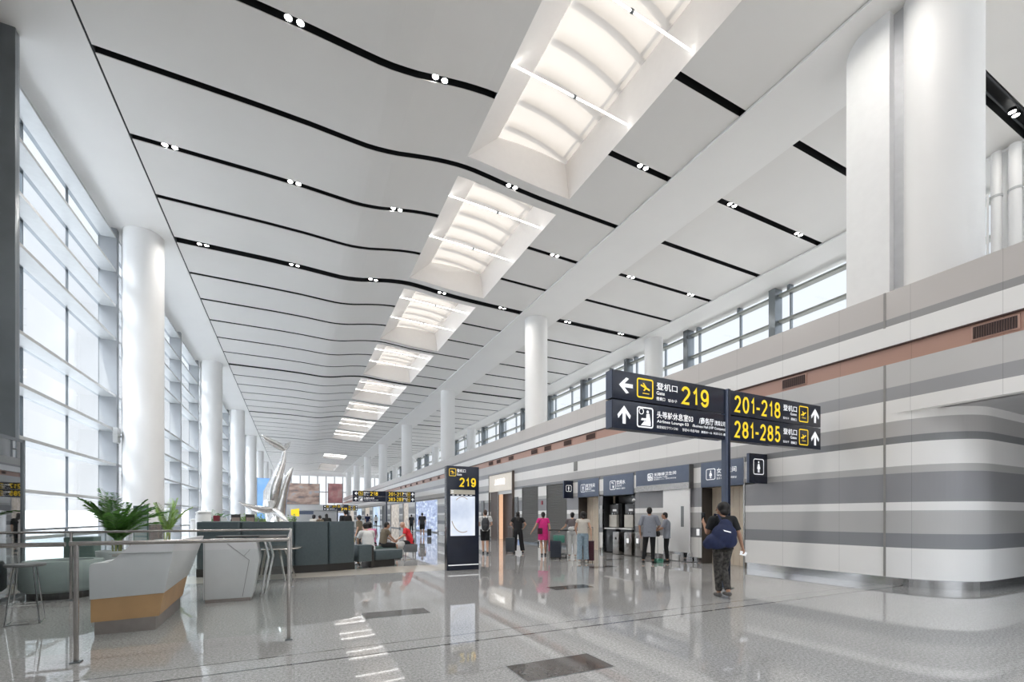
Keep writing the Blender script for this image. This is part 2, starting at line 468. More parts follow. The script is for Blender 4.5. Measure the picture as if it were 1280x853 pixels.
for n in NS:
    a = slotY(n)+slotW(n)/2; b = slotY(n+1)-slotW(n+1)/2
    if skylit(n):
        a2 = a+.33 if n % 3 == 2 else a; b2 = b-.33 if (n+1) % 3 == 2 else b
        if a2 > a: wavy(ceil, XL, XB0, a, a2)
        if b2 < b: wavy(ceil, XL, XB0, b2, b)
        wavy(ceil, XL, XSL, a2, b2); wavy(ceil, XSR, XB0, a2, b2)
    else: wavy(ceil, XL, XB0, a, b)
    ceil.box(XB1, XR1, a, b, ZR, ZR+.02)
for f in []: pass
ceil = struct(ceil.build('ceiling', M_CEIL))
# soffits along both sides and the flat beam between hall bays
so = MB().box(-6.55, XL-.05, YB, YE, H0+10.88, H0+11.1)
struct(MB().box(XL-.05, XL-.001, YB, YE, H0+10.90, H0+10.95).build('ceiling_gap_trim', M_BLACK))
so.box(XR1, 21.35, YB, YE, H0+10.97, H0+11.3)
so.build('ceiling_soffit', M_SOFFIT)['kind'] = 'structure'
bm_ = MB().box(XB0, XB1, YB, YE, H0+10.93, H0+11.3).build('ceiling_beam', M_SOFFIT); struct(bm_)
lt = MB().box(XB0-.025, XB0, YB, YE, H0+10.93, H0+10.99).box(XR1-.025, XR1, YB, YE, H0+10.97, H0+11.03).build('trim_1', mat('trim_bright_white', (.86, .86, .85), .4)); struct(lt)
struct(MB().box(-7.2, 21.7, YB-.3, YB, 0, H0+14).build('light_block_rear', M_WHITE))  # added behind the camera where the hall runs on, cuts daylight nearby
struct(MB().box(-7.2, -6.62, YB, 13.8, 0, H0+11).build('light_block_left_rear', M_WHITE))  # added unseen blank wall over the glazing, darkens the near ceiling
# black slots
tr = MB()
for n in NS:
    y, w = slotY(n), slotW(n)
    rngs = [(XL, XB0)] if not (skylit(n) and skylit(n-1) and n % 3 != 2) else [(XL, XSL), (XSR, XB0)]
    for x0, x1 in rngs:
        k = max(1, int((x1-x0)/.4)); xs = [x0+(x1-x0)*i/k for i in range(k+1)]
        for q in (x0+.004, x1-.004): tr.quad((q, y-w/2-.005, zc(q)+.003), (q, y+w/2+.005, zc(q)+.003), (q, y+w/2+.005, zc(q)+.3), (q, y-w/2-.005, zc(q)+.3))
        for i in range(k):
            A, Bx = xs[i], xs[i+1]
            for (y0, d0, y1, d1) in ((y-w/2-.005, .003, y-w/2-.005, .3), (y-w/2-.005, .3, y+w/2+.005, .3), (y+w/2+.005, .3, y+w/2+.005, .003)):
                tr.quad((A, y0, zc(A)+d0), (Bx, y0, zc(Bx)+d0), (Bx, y1, zc(Bx)+d1), (A, y1, zc(A)+d1))
    tr.box(XB1, XR1, y-w/2-.005, y+w/2+.005, ZR+.28, ZR+.3)
    tr.box(XB1, XB1+.01, y-w/2, y+w/2, ZR+.003, ZR+.3); tr.box(XR1-.03, XR1-.02, y-w/2, y+w/2, ZR+.003, ZR+.3)
    tr.box(XB1, XR1, y-w/2-.005, y-w/2+.004, ZR+.003, ZR+.3); tr.box(XB1, XR1, y+w/2-.004, y+w/2+.005, ZR+.003, ZR+.3)
tr = struct(tr.build('ceiling_slot_trim', M_BLACK))
du = MB()
for n in NS:
    if n % 6 == 5:
        y = slotY(n)
        for i in range(38):
            A = XL+(XB0-XL)*i/38; B2 = XL+(XB0-XL)*(i+1)/38
            for dy in (-.13, .09):
                du.quad((A, y+dy, zc(A)+.17), (B2, y+dy, zc(B2)+.17), (B2, y+dy+.04, zc(B2)+.17), (A, y+dy+.04, zc(A)+.17))
        du.box(XB1, XR1, y-.13, y-.09, ZR+.12, ZR+.14); du.box(XB1, XR1, y+.09, y+.13, ZR+.12, ZR+.14)
struct(du.build('ceiling_slot_trim', M_DUCT))

# skylights: reveal walls, arched membrane, curved ribs above it, two LED tubes crossing each
sky_i = 0
for g in range(0, 14):
    n0 = 3*g-1
    if not skylit(n0): continue
    sky_i += 1
    y0 = slotY(n0)+slotW(n0)/2+.33; y1 = slotY(n0+3)-slotW(n0+3)/2-.33
    root = bpy.data.objects.new('window_%d' % (10+sky_i), None); COL.objects.link(root); root.location = ((XSL+XSR)/2, (y0+y1)/2, zc(6.6))
    W[root.name] = Matrix.Translation(root.location); struct(root)
    zt = H0+12.2
    def prof(f):   # arch across x
        return zt + .07*math.sin(PI*f)
    xa, xb = 5.9, 8.45
    K = 10; xs = [xa+(xb-xa)*i/K for i in range(K+1)]
    w = MB()
    w.quad((XSL, y0, zc(XSL)), (XSL, y1, zc(XSL)), (xa, y1, zt), (xa, y0, zt))
    w.quad((XSR, y0, zc(XSR)), (XSR, y1, zc(XSR)), (xb, y1, zt), (xb, y0, zt))
    for y in (y0, y1):
        P = [(XSL, y, zc(XSL))]+[(XSL+(XSR-XSL)*i/10, y, zc(XSL+(XSR-XSL)*i/10)) for i in range(1, 11)]
        top = [(x, y, prof((x-xa)/(xb-xa))) for x in xs]
        w.add(P+top[::-1], [tuple(range(len(P)+len(top)))])
    w.build('reveal_panel', mat('skylight_reveal', (.86, .83, .80), .45, var=.01), root)
    mm = MB(); L = int((y1-y0)/.5)+1
    mm.rings([[(x, y0+(y1-y0)*j/L, prof((x-xa)/(xb-xa))) for x in xs] for j in range(L+1)], cap=False, closed=False)
    mm.build('membrane_pane', M_MEMB, root, smooth=True)
    rb = MB(); q = 8
    for j in range(q):
        yy = y0+(y1-y0)*(j+.35)/q
        for i in range(K):
            a, b2 = xs[i], xs[i+1]; za, zb = prof(i/K)+.16, prof((i+1)/K)+.16
            bow = .145*(a-xa)-.05*math.sin(PI*i/K); bow2 = .145*(b2-xa)-.05*math.sin(PI*(i+1)/K)
            rb.add([(a, yy+bow, za), (b2, yy+bow2, zb), (b2, yy+bow2+.12, zb), (a, yy+bow+.12, za),
                    (a, yy+bow, za+.12), (b2, yy+bow2, zb+.12), (b2, yy+bow2+.12, zb+.12), (a, yy+bow+.12, za+.12)],
                   [(0, 1, 2, 3), (4, 5, 6, 7), (0, 1, 5, 4), (2, 3, 7, 6)])
    rb.box(xb-.30, xb-.22, y0, y1, zt+.32, zt+.42)
    rb.build('rib_frame', mat('skylight_rib', (.75, .73, .70), .5), root)
    for tt, (f, off) in enumerate((('nearer', 2.16 if g == 0 else 1.05), ('farther', 4.42 if g == 0 else 3.55))):
        yy = y0+off
        if sky_i > 9: continue
        lab = 'slim white LED tube crossing the %s ceiling skylight, %s of its two' % (ORD[sky_i-1], f)
        t = thing('linear_light', lab, 'light', (6.72, yy, zc(6.7)+.05), 0, 'linear lights across the skylights')
        tb = MB().tube([(XSL+.03, yy, zc(XSL)+.04), (6.3, yy, zc(6.3)+.09), (6.69, yy, zc(6.7)+.10)], .022, 8).tube([(6.77, yy, zc(6.7)+.10), (7.5, yy, zc(7.5)+.12), (XSR-.05, yy, zc(XSR)+.10)], .022, 8)
        tb.build('light_tube', M_TUBE, t)
        MB().box(6.69, 6.77, yy-.03, yy+.03, zc(6.7)+.07, zc(6.7)+.14).build('connector', M_STEELD, t)

# downlights
def make_downlight(label, loc):
    t = thing('twin_downlight', label, 'light', loc, 0, 'twin downlights in the black ceiling slots')
    for dx in (-.12, .12):
        hb = MB(); hb.rings([[(dx+r*math.cos(2*PI*k/16), r*math.sin(2*PI*k/16), z) for k in range(16)] for r, z in [(.090, .0), (.090, .10), (.074, .10), (.074, .012), (.090, 0)]], cap=False)
        hb.build('housing', M_SCREEN, t, world=False)
        MB().lathe([(.0, .03), (.072, .03), (.072, .014), (.0, .002)], (dx, 0, 0), 16).build('lamp_disc', M_LAMP, t, world=False)
    return t
dl0 = None; ptlights = []
for n in (-1, 1, 2, 3, 5):
    row = []
    if n % 2 == 1 or n in (-1,):
        row = [(-3.3, 'by the window side'), (0., 'next in from the window side'), (3.3, 'just before the skylight strip'), (9.9, 'beside the white beam'),
               (14., 'just past the white beam'), (17.8, 'by the high windows')]
        if n % 3 == 2: row.insert(3, (6.6, 'in line with the skylights'))
    elif n % 3 == 2: row = [(6.6, 'in line with the skylights')]
    for x, where in row:
        z = (zc(x) if x < XB0 else ZR)+.01
        lab = 'twin round downlight in the %s black ceiling slot, %s' % (ORD[n+1] if n >= 0 else 'very first', where)
        if dl0 is None: dl0 = make_downlight(lab, (x, slotY(n), z)); o = dl0
        else: o = dup(dl0, (x, slotY(n), z), 0, lab)
        ptlights.append((x, slotY(n), z))

# ------------------------------------------------------------------ columns
def column(x, y, r, z0, z1, clad):
    root = bpy.data.objects.new('round_column', None); COL.objects.link(root); root.location = (x, y, z0)
    W[root.name] = Matrix.Translation(root.location); struct(root)
    MB().lathe([(r, 0), (r, z1-z0)], (x, y, z0), 48).build('shaft', M_COLUMN, root, smooth=True)
    if clad: MB().lathe([(r+.02, 0), (r+.02, 1.14), (r, 1.15)], (x, y, z0), 48).build('steel_base', M_STEEL, root, smooth=True)
    return root
YC = [21.9+16*i for i in range(7)]
for y in [5.9-16]+YC:
    column(-5.25, y, .63, 0, H0+10.9, True)
    # white drain pipe beside the column
    p = MB().tube([(-5.92, y+.22, 0), (-5.92, y+.22, H0+10.9)], .07, 12)
    for z in (3, 6, 9): p.lathe([(.085, 0), (.085, .06)], (-5.92, y+.22, z), 12)
    struct(p.build('column_pipe', M_COLUMN, smooth=True))
for y in YC: column(12.1, y, .62, 6., H0+11, False)
column(12.1, 4.5, .62, 6., H0+11, False)
for y in YC: column(20.1, y-.6, .55, 6., H0+11, False)
# wing wall beside the big column, rounded top corner
wg = MB(); P = [(5.18, 6.), (6.02, 6.)]
for k in range(7):
    a = R(90*k/6); P.append((6.02-.45+.45*math.cos(a), H0+10.95-.45-.45+.45+.45*math.sin(a)-.0))
P.append((5.18, H0+10.95))
wg.add([(11.56, a, b) for a, b in P]+[(12.5, a, b) for a, b in P], [tuple(range(len(P))), tuple(range(len(P), 2*len(P)))]+[(i, (i+1) % len(P), len(P)+(i+1) % len(P), len(P)+i) for i in range(len(P))])
struct(wg.build('wing_wall', M_WHITE))
struct(MB().box(11.75, 12.5, 4.85, 5.2, 6., H0+11).build('wing_wall_panel', mat('wing_recess_grey', (.55, .56, .58), .4)))

# ------------------------------------------------------------------ left curtain wall
cw = bpy.data.objects.new('window_1', None); COL.objects.link(cw); cw.location = (-6.25, 60, 0); W[cw.name] = Matrix.Translation(cw.location); struct(cw)
YP = [14.0, 21.9, 27.2, 32.5, 37.9, 43.2, 48.5, 53.9, 59.2, 64.5, 69.9, 75.2, 80.5, 85.9, 93.9, 101.9, 109.9, 117.9]
for i, y in enumerate([-10, 0]+YP):
    if y == 14.0: continue
    MB().box(-6.55, -6.04, y-.12, y+.12, 0, H0+10.88).build('post_frame', M_STEELP, cw)
ZF = [.9, 2.09, 3.4, 4.7, 5.99, 8.14, 9.4, 10.72, 12.0]
f = MB()
for z in ZF: f.box(-6.50, -6.06, YB, YE, z-.045, z+.045)
f.build('fin_frame', M_FIN, cw)
f = MB()
for z in ZF: f.box(-6.62, -6.50, YB, YE, z-.035, z+.035)
y = 11.2
while y < YE:
    f.box(-6.60, -6.54, y-.016, y+.016, 0, H0+10.88); y += 2.667
f.build('mullion_frame', M_STEELD, cw)
MB().box(-6.575, -6.565, YB, YE, 0, H0+10.88).build('pane', M_GLASS, cw)
# openable-vent actuators under the top fin
for y in (16.6, 19.3, 24.6, 35.2, 40.5):
    f = MB().tube([(-6.1, y, 12.05), (-6.35, y+.15, 12.28)], .02, 6).tube([(-6.1, y+.3, 12.05), (-6.35, y+.15, 12.28)], .02, 6)
    tag(f.build('window_opener', M_CHROME), 'small chrome window opener arm under the top glazed band, %s along the tall window wall' % ORD[[16.6, 19.3, 24.6, 35.2, 40.5].index(y)], 'window opener', 'window openers')
# big dark steel-clad pier, nearest
pr = MB().box(-9, -5.6, 13.85, 14.02, 0, H0+11.1).box(-9, -5.585, 13.80, 13.85, 0, H0+11.1); struct(pr.build('wall_left', M_STEELD, bevel=.004))
# small white horizontal box on post
tag(MB().box(-6.04, -5.90, 21.35, 21.7, 4.2, 4.75).box(-6.04, -5.88, 21.33, 21.72, 4.44, 4.5).build('air_sensor_box', M_FIN, bevel=.01), 'small grey louvred box fixed on the steel post beside first round column', 'sensor box')
# exterior: apron, jet bridges, mast
struct(MB().box(-400, -6.7, -200, 500, -4.6, -4.5).build('exterior_ground', mat('apron_concrete', (.36, .38, .40), .8, var=.08, scale=.05)))
M_JB = mat('jet_bridge_white', (.56, .58, .60), .4)
def jetbridge(y, lab):
    t = thing('jet_bridge', lab, 'jet bridge', (-20, y, -4.5))
    MB().tube([(-9, y, .4), (-34, y+6, .2)], 1.7, 12).build('tunnel', M_JB, t, smooth=True)
    MB().lathe([(2.4, -1.6), (2.4, 1.9), (2.0, 2.1)], (-13, y+1, 0.2), 24).build('rotunda', M_JB, t, smooth=True)
    MB().box(-13.5, -12.5, y+.5, y+1.5, -4.5, -1.3).build('pillar_leg', M_JB, t)
    MB().box(-31.5, -30.5, y+4, y+5, -4.5, -1.2).build('wheel_leg', M_JB, t)
    MB().box(-37, -33, y+4, y+8, -1.5, 2.2).build('cabin', M_JB, t, bevel=.3)
jetbridge(19, 'white jet bridge outside the glass behind the nearest potted palm')
jetbridge(58, 'white jet bridge farther down the apron, seen beyond the first round column')
for i, (x, y, h) in enumerate(((-60, 118, 24), (-150, 300, 22))):
    t = thing('apron_light_mast', ['tall white floodlight mast standing out on the airport apron', 'distant thin floodlight mast far across the airport apron'][i], 'mast', (x, y, -4.5))
    MB().tube([(x, y, -4.5), (x, y, h)], [.35, .18], 8).build('pole', M_JB, t)
    MB().box(x-2.2, x+2.2, y-.4, y+.4, h-.3, h+.6).build('lamp_head', M_FIN, t)
a = thing('terminal_building', 'low pale airport building on the horizon across the apron', 'building', (-120, 260, -4.5))
MB().box(-260, -80, 255, 275, -4.5, 3).build('wall', mat('far_building', (.62, .65, .68), .7), a)
MB().box(-262, -78, 253, 277, 3, 4).build('roof', mat('far_roof', (.55, .58, .62), .7), a)
# steel handrail before the glass
t = thing('window_handrail', 'thin dark steel handrail running along the foot of tall window wall', 'handrail', (-5.8, 18, 0))
MB().tube([(-5.85, 6, 1.12), (-5.85, 21, 1.12)], .03, 8).build('rail', M_STEELD, t)
for y in (8, 11, 14.2, 17, 20): MB().tube([(-5.85, y, 0), (-5.85, y, 1.12)], .022, 8).build('post', M_STEELD, t)
MB().box(-5.86, -5.84, 6, 20.9, .12, 1.02).build('glass_panel', M_GLASSR, t)

# ------------------------------------------------------------------ right high windows
cr = bpy.data.objects.new('window_2', None); COL.objects.link(cr); cr.location = (21.2, 60, 6); W[cr.name] = Matrix.Translation(cr.location); struct(cr)
MB().box(21.25, 21.26, YB, YE, 6, H0+11).build('pane', M_GLASS, cr)
f = MB()
for z in (7.9, 9.5, 10.85, 12.12): f.box(21.0, 21.35, YB, YE, z-.05, z+.05)
f.build('fin_frame', mat('green_grey_fin', (.27, .28, .25), .45, var=.05), cr)
f = MB(); y = 2.75
while y < YE:
    f.box(21.15, 21.3, y-.03, y+.03, 6, H0+10.97); f.box(21.0, 21.3, y-.07, y+.07, 12.17, H0+10.97); y += 2.667
f.build('mullion_frame', M_STEELD, cr)
for i in range(24):
    y = 3.4+5.333*i
    MB().box(20.75, 21.3, y-.16, y+.16, 6, H0+10.97).build('post_frame', M_STEELD, cr)
struct(MB().box(11.6, 21.6, YB, YE, 5.7, 6.0).build('floor_mezzanine', M_WHITE))
struct(MB().box(21.3, 21.7, YB, 5.3, 6.0, H0+11.2).build('light_block_outer_rear', M_WHITE))  # added out of view, shuts off the nearest right windows' light
struct(MB().box(21.3, 21.7, YB, YE, 0, 6.0).build('wall_outer', M_WHITE))
# white pipes at the soffit edge
for i, (x, y, r) in enumerate(((18.95, 5.80, .12), (19.0, 5.42, .14))):
    p = thing('riser_pipe', ['slimmer white vertical riser pipe under the ceiling beside the huge near column', 'thicker white vertical riser pipe next to wall panel, beyond the huge near column'][i], 'pipe', (x, y, 6))
    MB().tube([(x, y, 6), (x, y, H0+10.9)], r, 20).build('pipe_body', M_COLUMN, p, smooth=True)
    for z in (7.5, 9.3, 11): MB().lathe([(r+.02, 0), (r+.02, .06)], (x, y, z), 20).build('bracket', M_FIN, p)
struct(MB().box(19.25, 21.0, 3.2, 5.80, 6, H0+10.97).build('wall_mezzanine', M_WHITE))
p = thing('ladder_rail', 'thin white vertical pole with cross brackets beside the riser pipes', 'pole', (18.9, 5.97, 6))
MB().tube([(18.9, 5.97, 6), (18.9, 5.97, 11.2)], .035, 8).build('pole', M_WHITE, p)
for z in (8.5, 11): MB().tube([(18.9, 5.97, z), (19.2, 5.8, z+.1)], .02, 6).build('bracket', M_WHITE, p)

# ------------------------------------------------------------------ right striped wall
XW = 11.33
OPEN = [(8.49, 9.95, 2.34), (13.02, 14.82, 2.28), (15.14, 16.65, 2.29), (17.62, 19.40, 3.01), (20.34, 22.08, 3.03), (23.25, 26.55, 3.0),
        (29.5, 33.0, 2.9), (38.4, 46.6, 2.96), (49.5, 52.5, 2.96), (54.5, 60, 2.96), (62, 66, 2.96), (68, 75, 2.96), (78, 84, 2.96), (88, 96, 2.96), (100, 108, 2.96)]
w = MB(); y = 5.16; T = .28
def wseg(y0, y1, z0=0, z1=4.67):
    w.box(XW, XW+T, y0, y1, z0, z1)
for a, b, z in OPEN:
    wseg(y, a, .165); wseg(a, b, z); y = b
wseg(y, YE, .165)
wr = struct(w.build('wall_right', M_STRIPE))
# curved lower volume that turns the corner
def cornerpath(off):
    P = [(XW+off, 5.16)]
    cx, cy, rx, ry = XW+1.25, 5.16, 1.25-off, 1.28-off
    for k in range(1, 25):
        a = R(180+90*k/24); e = 2/2.3
        c, s_ = math.cos(a), math.sin(a)
        P.append((cx+rx*math.copysign(abs(c)**e, c), cy+ry*math.copysign(abs(s_)**e, s_)))
    P.append((19, cy-ry))
    return P
def sheet(mb, P, z0, z1, th=.25):
    for (x0, y0), (x1, y1) in zip(P, P[1:]): mb.quad((x0, y0, z0), (x1, y1, z0), (x1, y1, z1), (x0, y0, z1))
w = MB(); sheet(w, cornerpath(0), .165, 3.83)
struct(w.build('wall_right_corner', M_STRIPE, smooth=True))
w = MB(); sheet(w, cornerpath(.05), 0, .17)
struct(w.build('baseboard_corner', M_CHROME, smooth=True))
w = MB(); y = 5.16
for a, b, z in OPEN:
    w.box(XW+.03, XW+.2, y, a, 0, .165); y = b
w.box(XW+.03, XW+.2, y, YE, 0, .165)
struct(w.build('baseboard_right', M_CHROME))
# upper band wall runs on past the corner; soffit under the overhang
w = MB().box(XW, XW+T, -3, 5.16, 3.62, 4.67).box(XW+.04, XW+T, -3, YE, 4.67, 5.03).box(XW, XW+T, -3, YE, 5.03, 6.21)
struct(w.build('wall_right_upper', M_STRIPE))
struct(MB().box(XW+.01, XW+.2, 5.135, 5.185, 4.66, 4.0).box(XW-.012, XW+.01, 5.14, 5.18, .17, 4.67).box(XW-.012, XW+.01, 5.14, 5.18, 5.46, 6.21).build('trim_2', mat('joint_grey', (.30, .29, .28), .4)))
struct(MB().box(XW+.2, 19, -3, 5.16, 3.62, 3.70).box(XW+T, 12.4, -3, YE, 5.9, 6.19).build('ceiling_overhang', mat('overhang_grey', (.45, .45, .46), .4)))
struct(MB().box(18.9, 19, -3, 5, 0, 3.7).build('wall_recess', mat('recess_dark', (.10, .11, .12), .3)))
struct(MB().box(XW-.02, XW+.05, -3, YE, 5.02, 5.045).build('trim_3', mat('copper_shadow_gap', (.06, .03, .025), .5)))
# copper band air grilles
GR = [(3.18, 3.81), (6.80, 7.43), (15.4, 16.1), (17.2, 17.9), (19., 19.7), (20.4, 21.1), (23.2, 23.9), (25, 25.65), (26.2, 26.9)]+[(30+2.6*i, 30.6+2.6*i) for i in range(10)]
M_GRD = mat('grille_dark', (.035, .02, .018), .5)
for i, (a, b) in enumerate(GR):
    t = thing('air_grille', 'dark slotted air grille in the copper band, %s along from the curved corner' % ORD[i], 'air grille', (XW, (a+b)/2, 4.72), 0, 'air grilles in the copper wall band')
    MB().box(XW+.015, XW+.045, a, b, 4.72, 4.985).build('frame', M_COPPER, t, bevel=.004)
    MB().box(XW+.005, XW+.04, a+.03, b-.03, 4.745, 4.96).build('backing', M_GRD, t)
    s_ = MB(); q = a+.05
    while q < b-.04:
        s_.box(XW-.005, XW+.006, q, q+.012, 4.745, 4.96); q += .033
    s_.build('slats', mat('grille_slat', (.12, .07, .06), .4), t)

def wb(yl, z): return Board((XW-.004, yl, z), (0, -1, 0), (0, 0, 1))   # board on right wall, origin at far-side end

def figure_icon(B, mb, x, y, w, h, female=False):
    B.rrect(mb, x, y, w, h, .03*h/.5*.6+.008, .12)
    cx = x+w/2
    B.poly(mb, [(cx+.07*h*math.cos(2*PI*k/10), y+.80*h+.07*h*math.sin(2*PI*k/10)) for k in range(10)])
    if female: B.poly(mb, [(cx-.07*h, y+.70*h), (cx-.17*h, y+.36*h), (cx+.17*h, y+.36*h), (cx+.07*h, y+.70*h)])
    else: B.poly(mb, [(cx-.13*h, y+.70*h), (cx-.13*h, y+.42*h), (cx+.13*h, y+.42*h), (cx+.13*h, y+.70*h)])
    B.poly(mb, [(cx-.08*h, y+.42*h), (cx-.08*h, y+.12*h), (cx-.015*h, y+.12*h), (cx-.015*h, y+.42*h)])
    B.poly(mb, [(cx+.015*h, y+.42*h), (cx+.015*h, y+.12*h), (cx+.08*h, y+.12*h), (cx+.08*h, y+.42*h)])

def room_sign(y0, y1, z0, z1, label, cn, en, small, icon, proj=.03, cnw=.62, cx=.5):
    t = thing('wall_sign', label, 'sign', (XW, (y0+y1)/2, z0))
    MB().box(XW-proj, XW+.02, y0, y1, z0, z1).build('sign_board', M_BLUEG, t, bevel=.004)
    B = Board((XW-proj, y1, z0), (0, -1, 0), (0, 0, 1)); H = z1-z0; L = y1-y0
    m = MB(); tot = .36*H*1.25+.05+cnw; x = L*cx-tot/2; s_ = .42*H
    if icon in 'mf': figure_icon(B, m, x, .30*H, s_, s_, icon == 'f')
    else:
        B.rrect(m, x, .30*H, s_, s_, .022, .12)
        if icon == 'w':   # tap and cup
            B.stroke(m, [(x+.25*s_, .30*H+.8*s_), (x+.55*s_, .30*H+.8*s_), (x+.62*s_, .30*H+.6*s_)], .03)
            B.poly(m, [(x+.45*s_, .30*H+.45*s_), (x+.75*s_, .30*H+.45*s_), (x+.7*s_, .30*H+.15*s_), (x+.5*s_, .30*H+.15*s_)])
        else:
            figure_icon(B, m, x+.05*s_, .30*H+.08*s_, .38*s_, .8*s_)
            B.stroke(m, [(x+.62*s_, .30*H+.8*s_), (x+.62*s_, .30*H+.45*s_), (x+.8*s_, .30*H+.42*s_), (x+.85*s_, .30*H+.2*s_)], .03)
            B.stroke(m, arc(x+.64*s_, .30*H+.3*s_, .16*s_, .16*s_, 100, 330, 8), .02)
    xt = x+s_+.06
    B.text(m, cn, xt, .52*H, cnw, .21*H); B.text(m, en, xt, .40*H, cnw*.62, .09*H); B.text(m, small, xt, .28*H, cnw*1.0, .085*H)
    m.build('lettering', M_WTXT, t)
    return t
room_sign(8.49, 9.95, 2.34, 3.09, 'slate blue wall sign over the womens washroom doorway behind the sign pole', '女卫生间', "Women's", '女子トイレ  여자화장실', 'f', cnw=.66)
room_sign(13.02, 14.82, 2.28, 3.07, 'slate blue wall sign above the recessed drinking water machines', '饮用水', 'Drinking Water', '飲料水  음용수', 'w', cnw=.52)
room_sign(15.14, 16.65, 2.29, 3.05, 'slate blue wall sign over the mens washroom doorway', '男卫生间', 'Men', '男子トイレ  남자화장실', 'm', cnw=.62)
t = room_sign(10.29, 12.72, 2.54, 3.09, 'wide projecting slate blue sign for accessible toilet with steel trim', '无障碍卫生间', 'Accessible Toilet', '多目的トイレ  장애인화장실', 'a', proj=.17, cnw=1.0, cx=.52)
MB().box(XW-.165, XW+.02, 10.29, 12.72, 2.33, 2.54).build('steel_trim', M_STEEL, t)
MB().box(XW-.172, XW+.0, 10.26, 10.29, 2.33, 3.1).build('end_cap', mat('sign_end_dark', (.10, .10, .10), .4), t)

def blade_sign(x0, x1, y, z0, z1, label, female):
    t = thing('blade_sign', label, 'sign', (x1, y, z0))
    MB().box(x0, x1, y, y+.08, z0, z1).build('sign_box', M_NAVY, t, bevel=.006)
    MB().box(x0-.006, x0, y+.01, y+.08, z0+.01, z1-.01).build('edge_strip', M_NAVYS, t)
    B = Board((x0, y, z0), (1, 0, 0), (0, 0, 1)); m = MB(); w_ = x1-x0; s_ = w_*.56
    figure_icon(B, m, (w_-s_)/2, (z1-z0)*.56-s_/2, s_, s_, female); m.build('pictogram', M_WTXT, t)
blade_sign(10.62, 11.325, 7.8, 2.32, 3.10, 'navy box sign with white woman pictogram projecting from the striped wall', True)
blade_sign(10.84, 11.325, 17.05, 2.27, 3.06, 'navy box sign with white man pictogram projecting beside the shutters', False)

# washroom door alcoves
def alcove(n, y0, y1, z, dep=.47):
    d = bpy.data.objects.new('door_%d' % n, None); COL.objects.link(d); d.location = (XW+.2, (y0+y1)/2, 0); W[d.name] = Matrix.Translation(d.location); struct(d)
    MB().box(XW+.01, XW+dep, y1-.012, y1+.05, 0, z).box(XW+.005, XW+.05, y1-.01, y1, 0, z).build('dark_jamb', mat('jamb_dark', (.06, .052, .047), .35), d)
    m = MB().box(XW+dep, XW+dep+.05, y0-.4, y1+.1, 0, z)
    q = y0-.3
    while q < y1:
        m.box(XW+dep-.012, XW+dep, q, q+.18, 0, z); q += .2
    m.build('back_panel', M_BEIGE, d)
    MB().box(XW, XW+dep, y0-.5, y1, z, z+.05).build('head_panel', M_BEIGE, d)
    MB().box(XW-.02, XW+.0, y0-.03, y0+.015, .0, 3.1).build('frame', M_STEEL, d)
alcove(1, 8.49, 9.95, 2.34); alcove(2, 15.14, 16.65, 2.29)
# roller shutters
M_SL = mat('shutter_slat', (.20, .20, .20), .35, metal=.3, var=.02)
for i, (a, b, z) in enumerate(((17.62, 19.4, 3.01), (20.34, 22.08, 3.03))):
    t = thing('roller_shutter', ['closed grey roller shutter beside the mens blade sign', 'closed grey roller shutter between white pillar and the beige-signed entrance'][i], 'shutter', (XW+.05, (a+b)/2, 0), 0, None)
    m = MB(); q = .0
    while q < z-.01:
        m.add([(XW+.03, a, q), (XW+.03, b, q), (XW+.005, b, q+.05), (XW+.005, a, q+.05)], [(0, 1, 2, 3)])
        m.add([(XW+.005, a, q+.05), (XW+.005, b, q+.05), (XW+.03, b, q+.075), (XW+.03, a, q+.075)], [(0, 1, 2, 3)]); q += .075
    m.build('curtain', M_SL, t); MB().box(XW-.005, XW+.03, a, b, 0, .08).build('bottom_bar', M_STEELD, t)
    MB().box(XW-.01, XW+.04, a-.04, a, 0, z).box(XW-.01, XW+.04, b, b+.04, 0, z).build('guide_rail', M_SHUT, t)
# fire alarm on pillar between
tag(MB().box(XW-.03, XW, 19.8, 19.95, 2.05, 2.25).build('fire_alarm', mat('alarm_red', (.30, .04, .06), .4), bevel=.006), 'small dark red alarm unit on white pillar between the two shutters', 'alarm')
tag(MB().box(XW-.03, XW+.0, 18.0-1.28, 16.98, 3.5, 3.9).build('wall_unit', mat('panel_grey2', (.25, .25, .24), .4), bevel=.005), 'narrow grey wall unit on the striped wall above mens blade sign', 'wall unit')

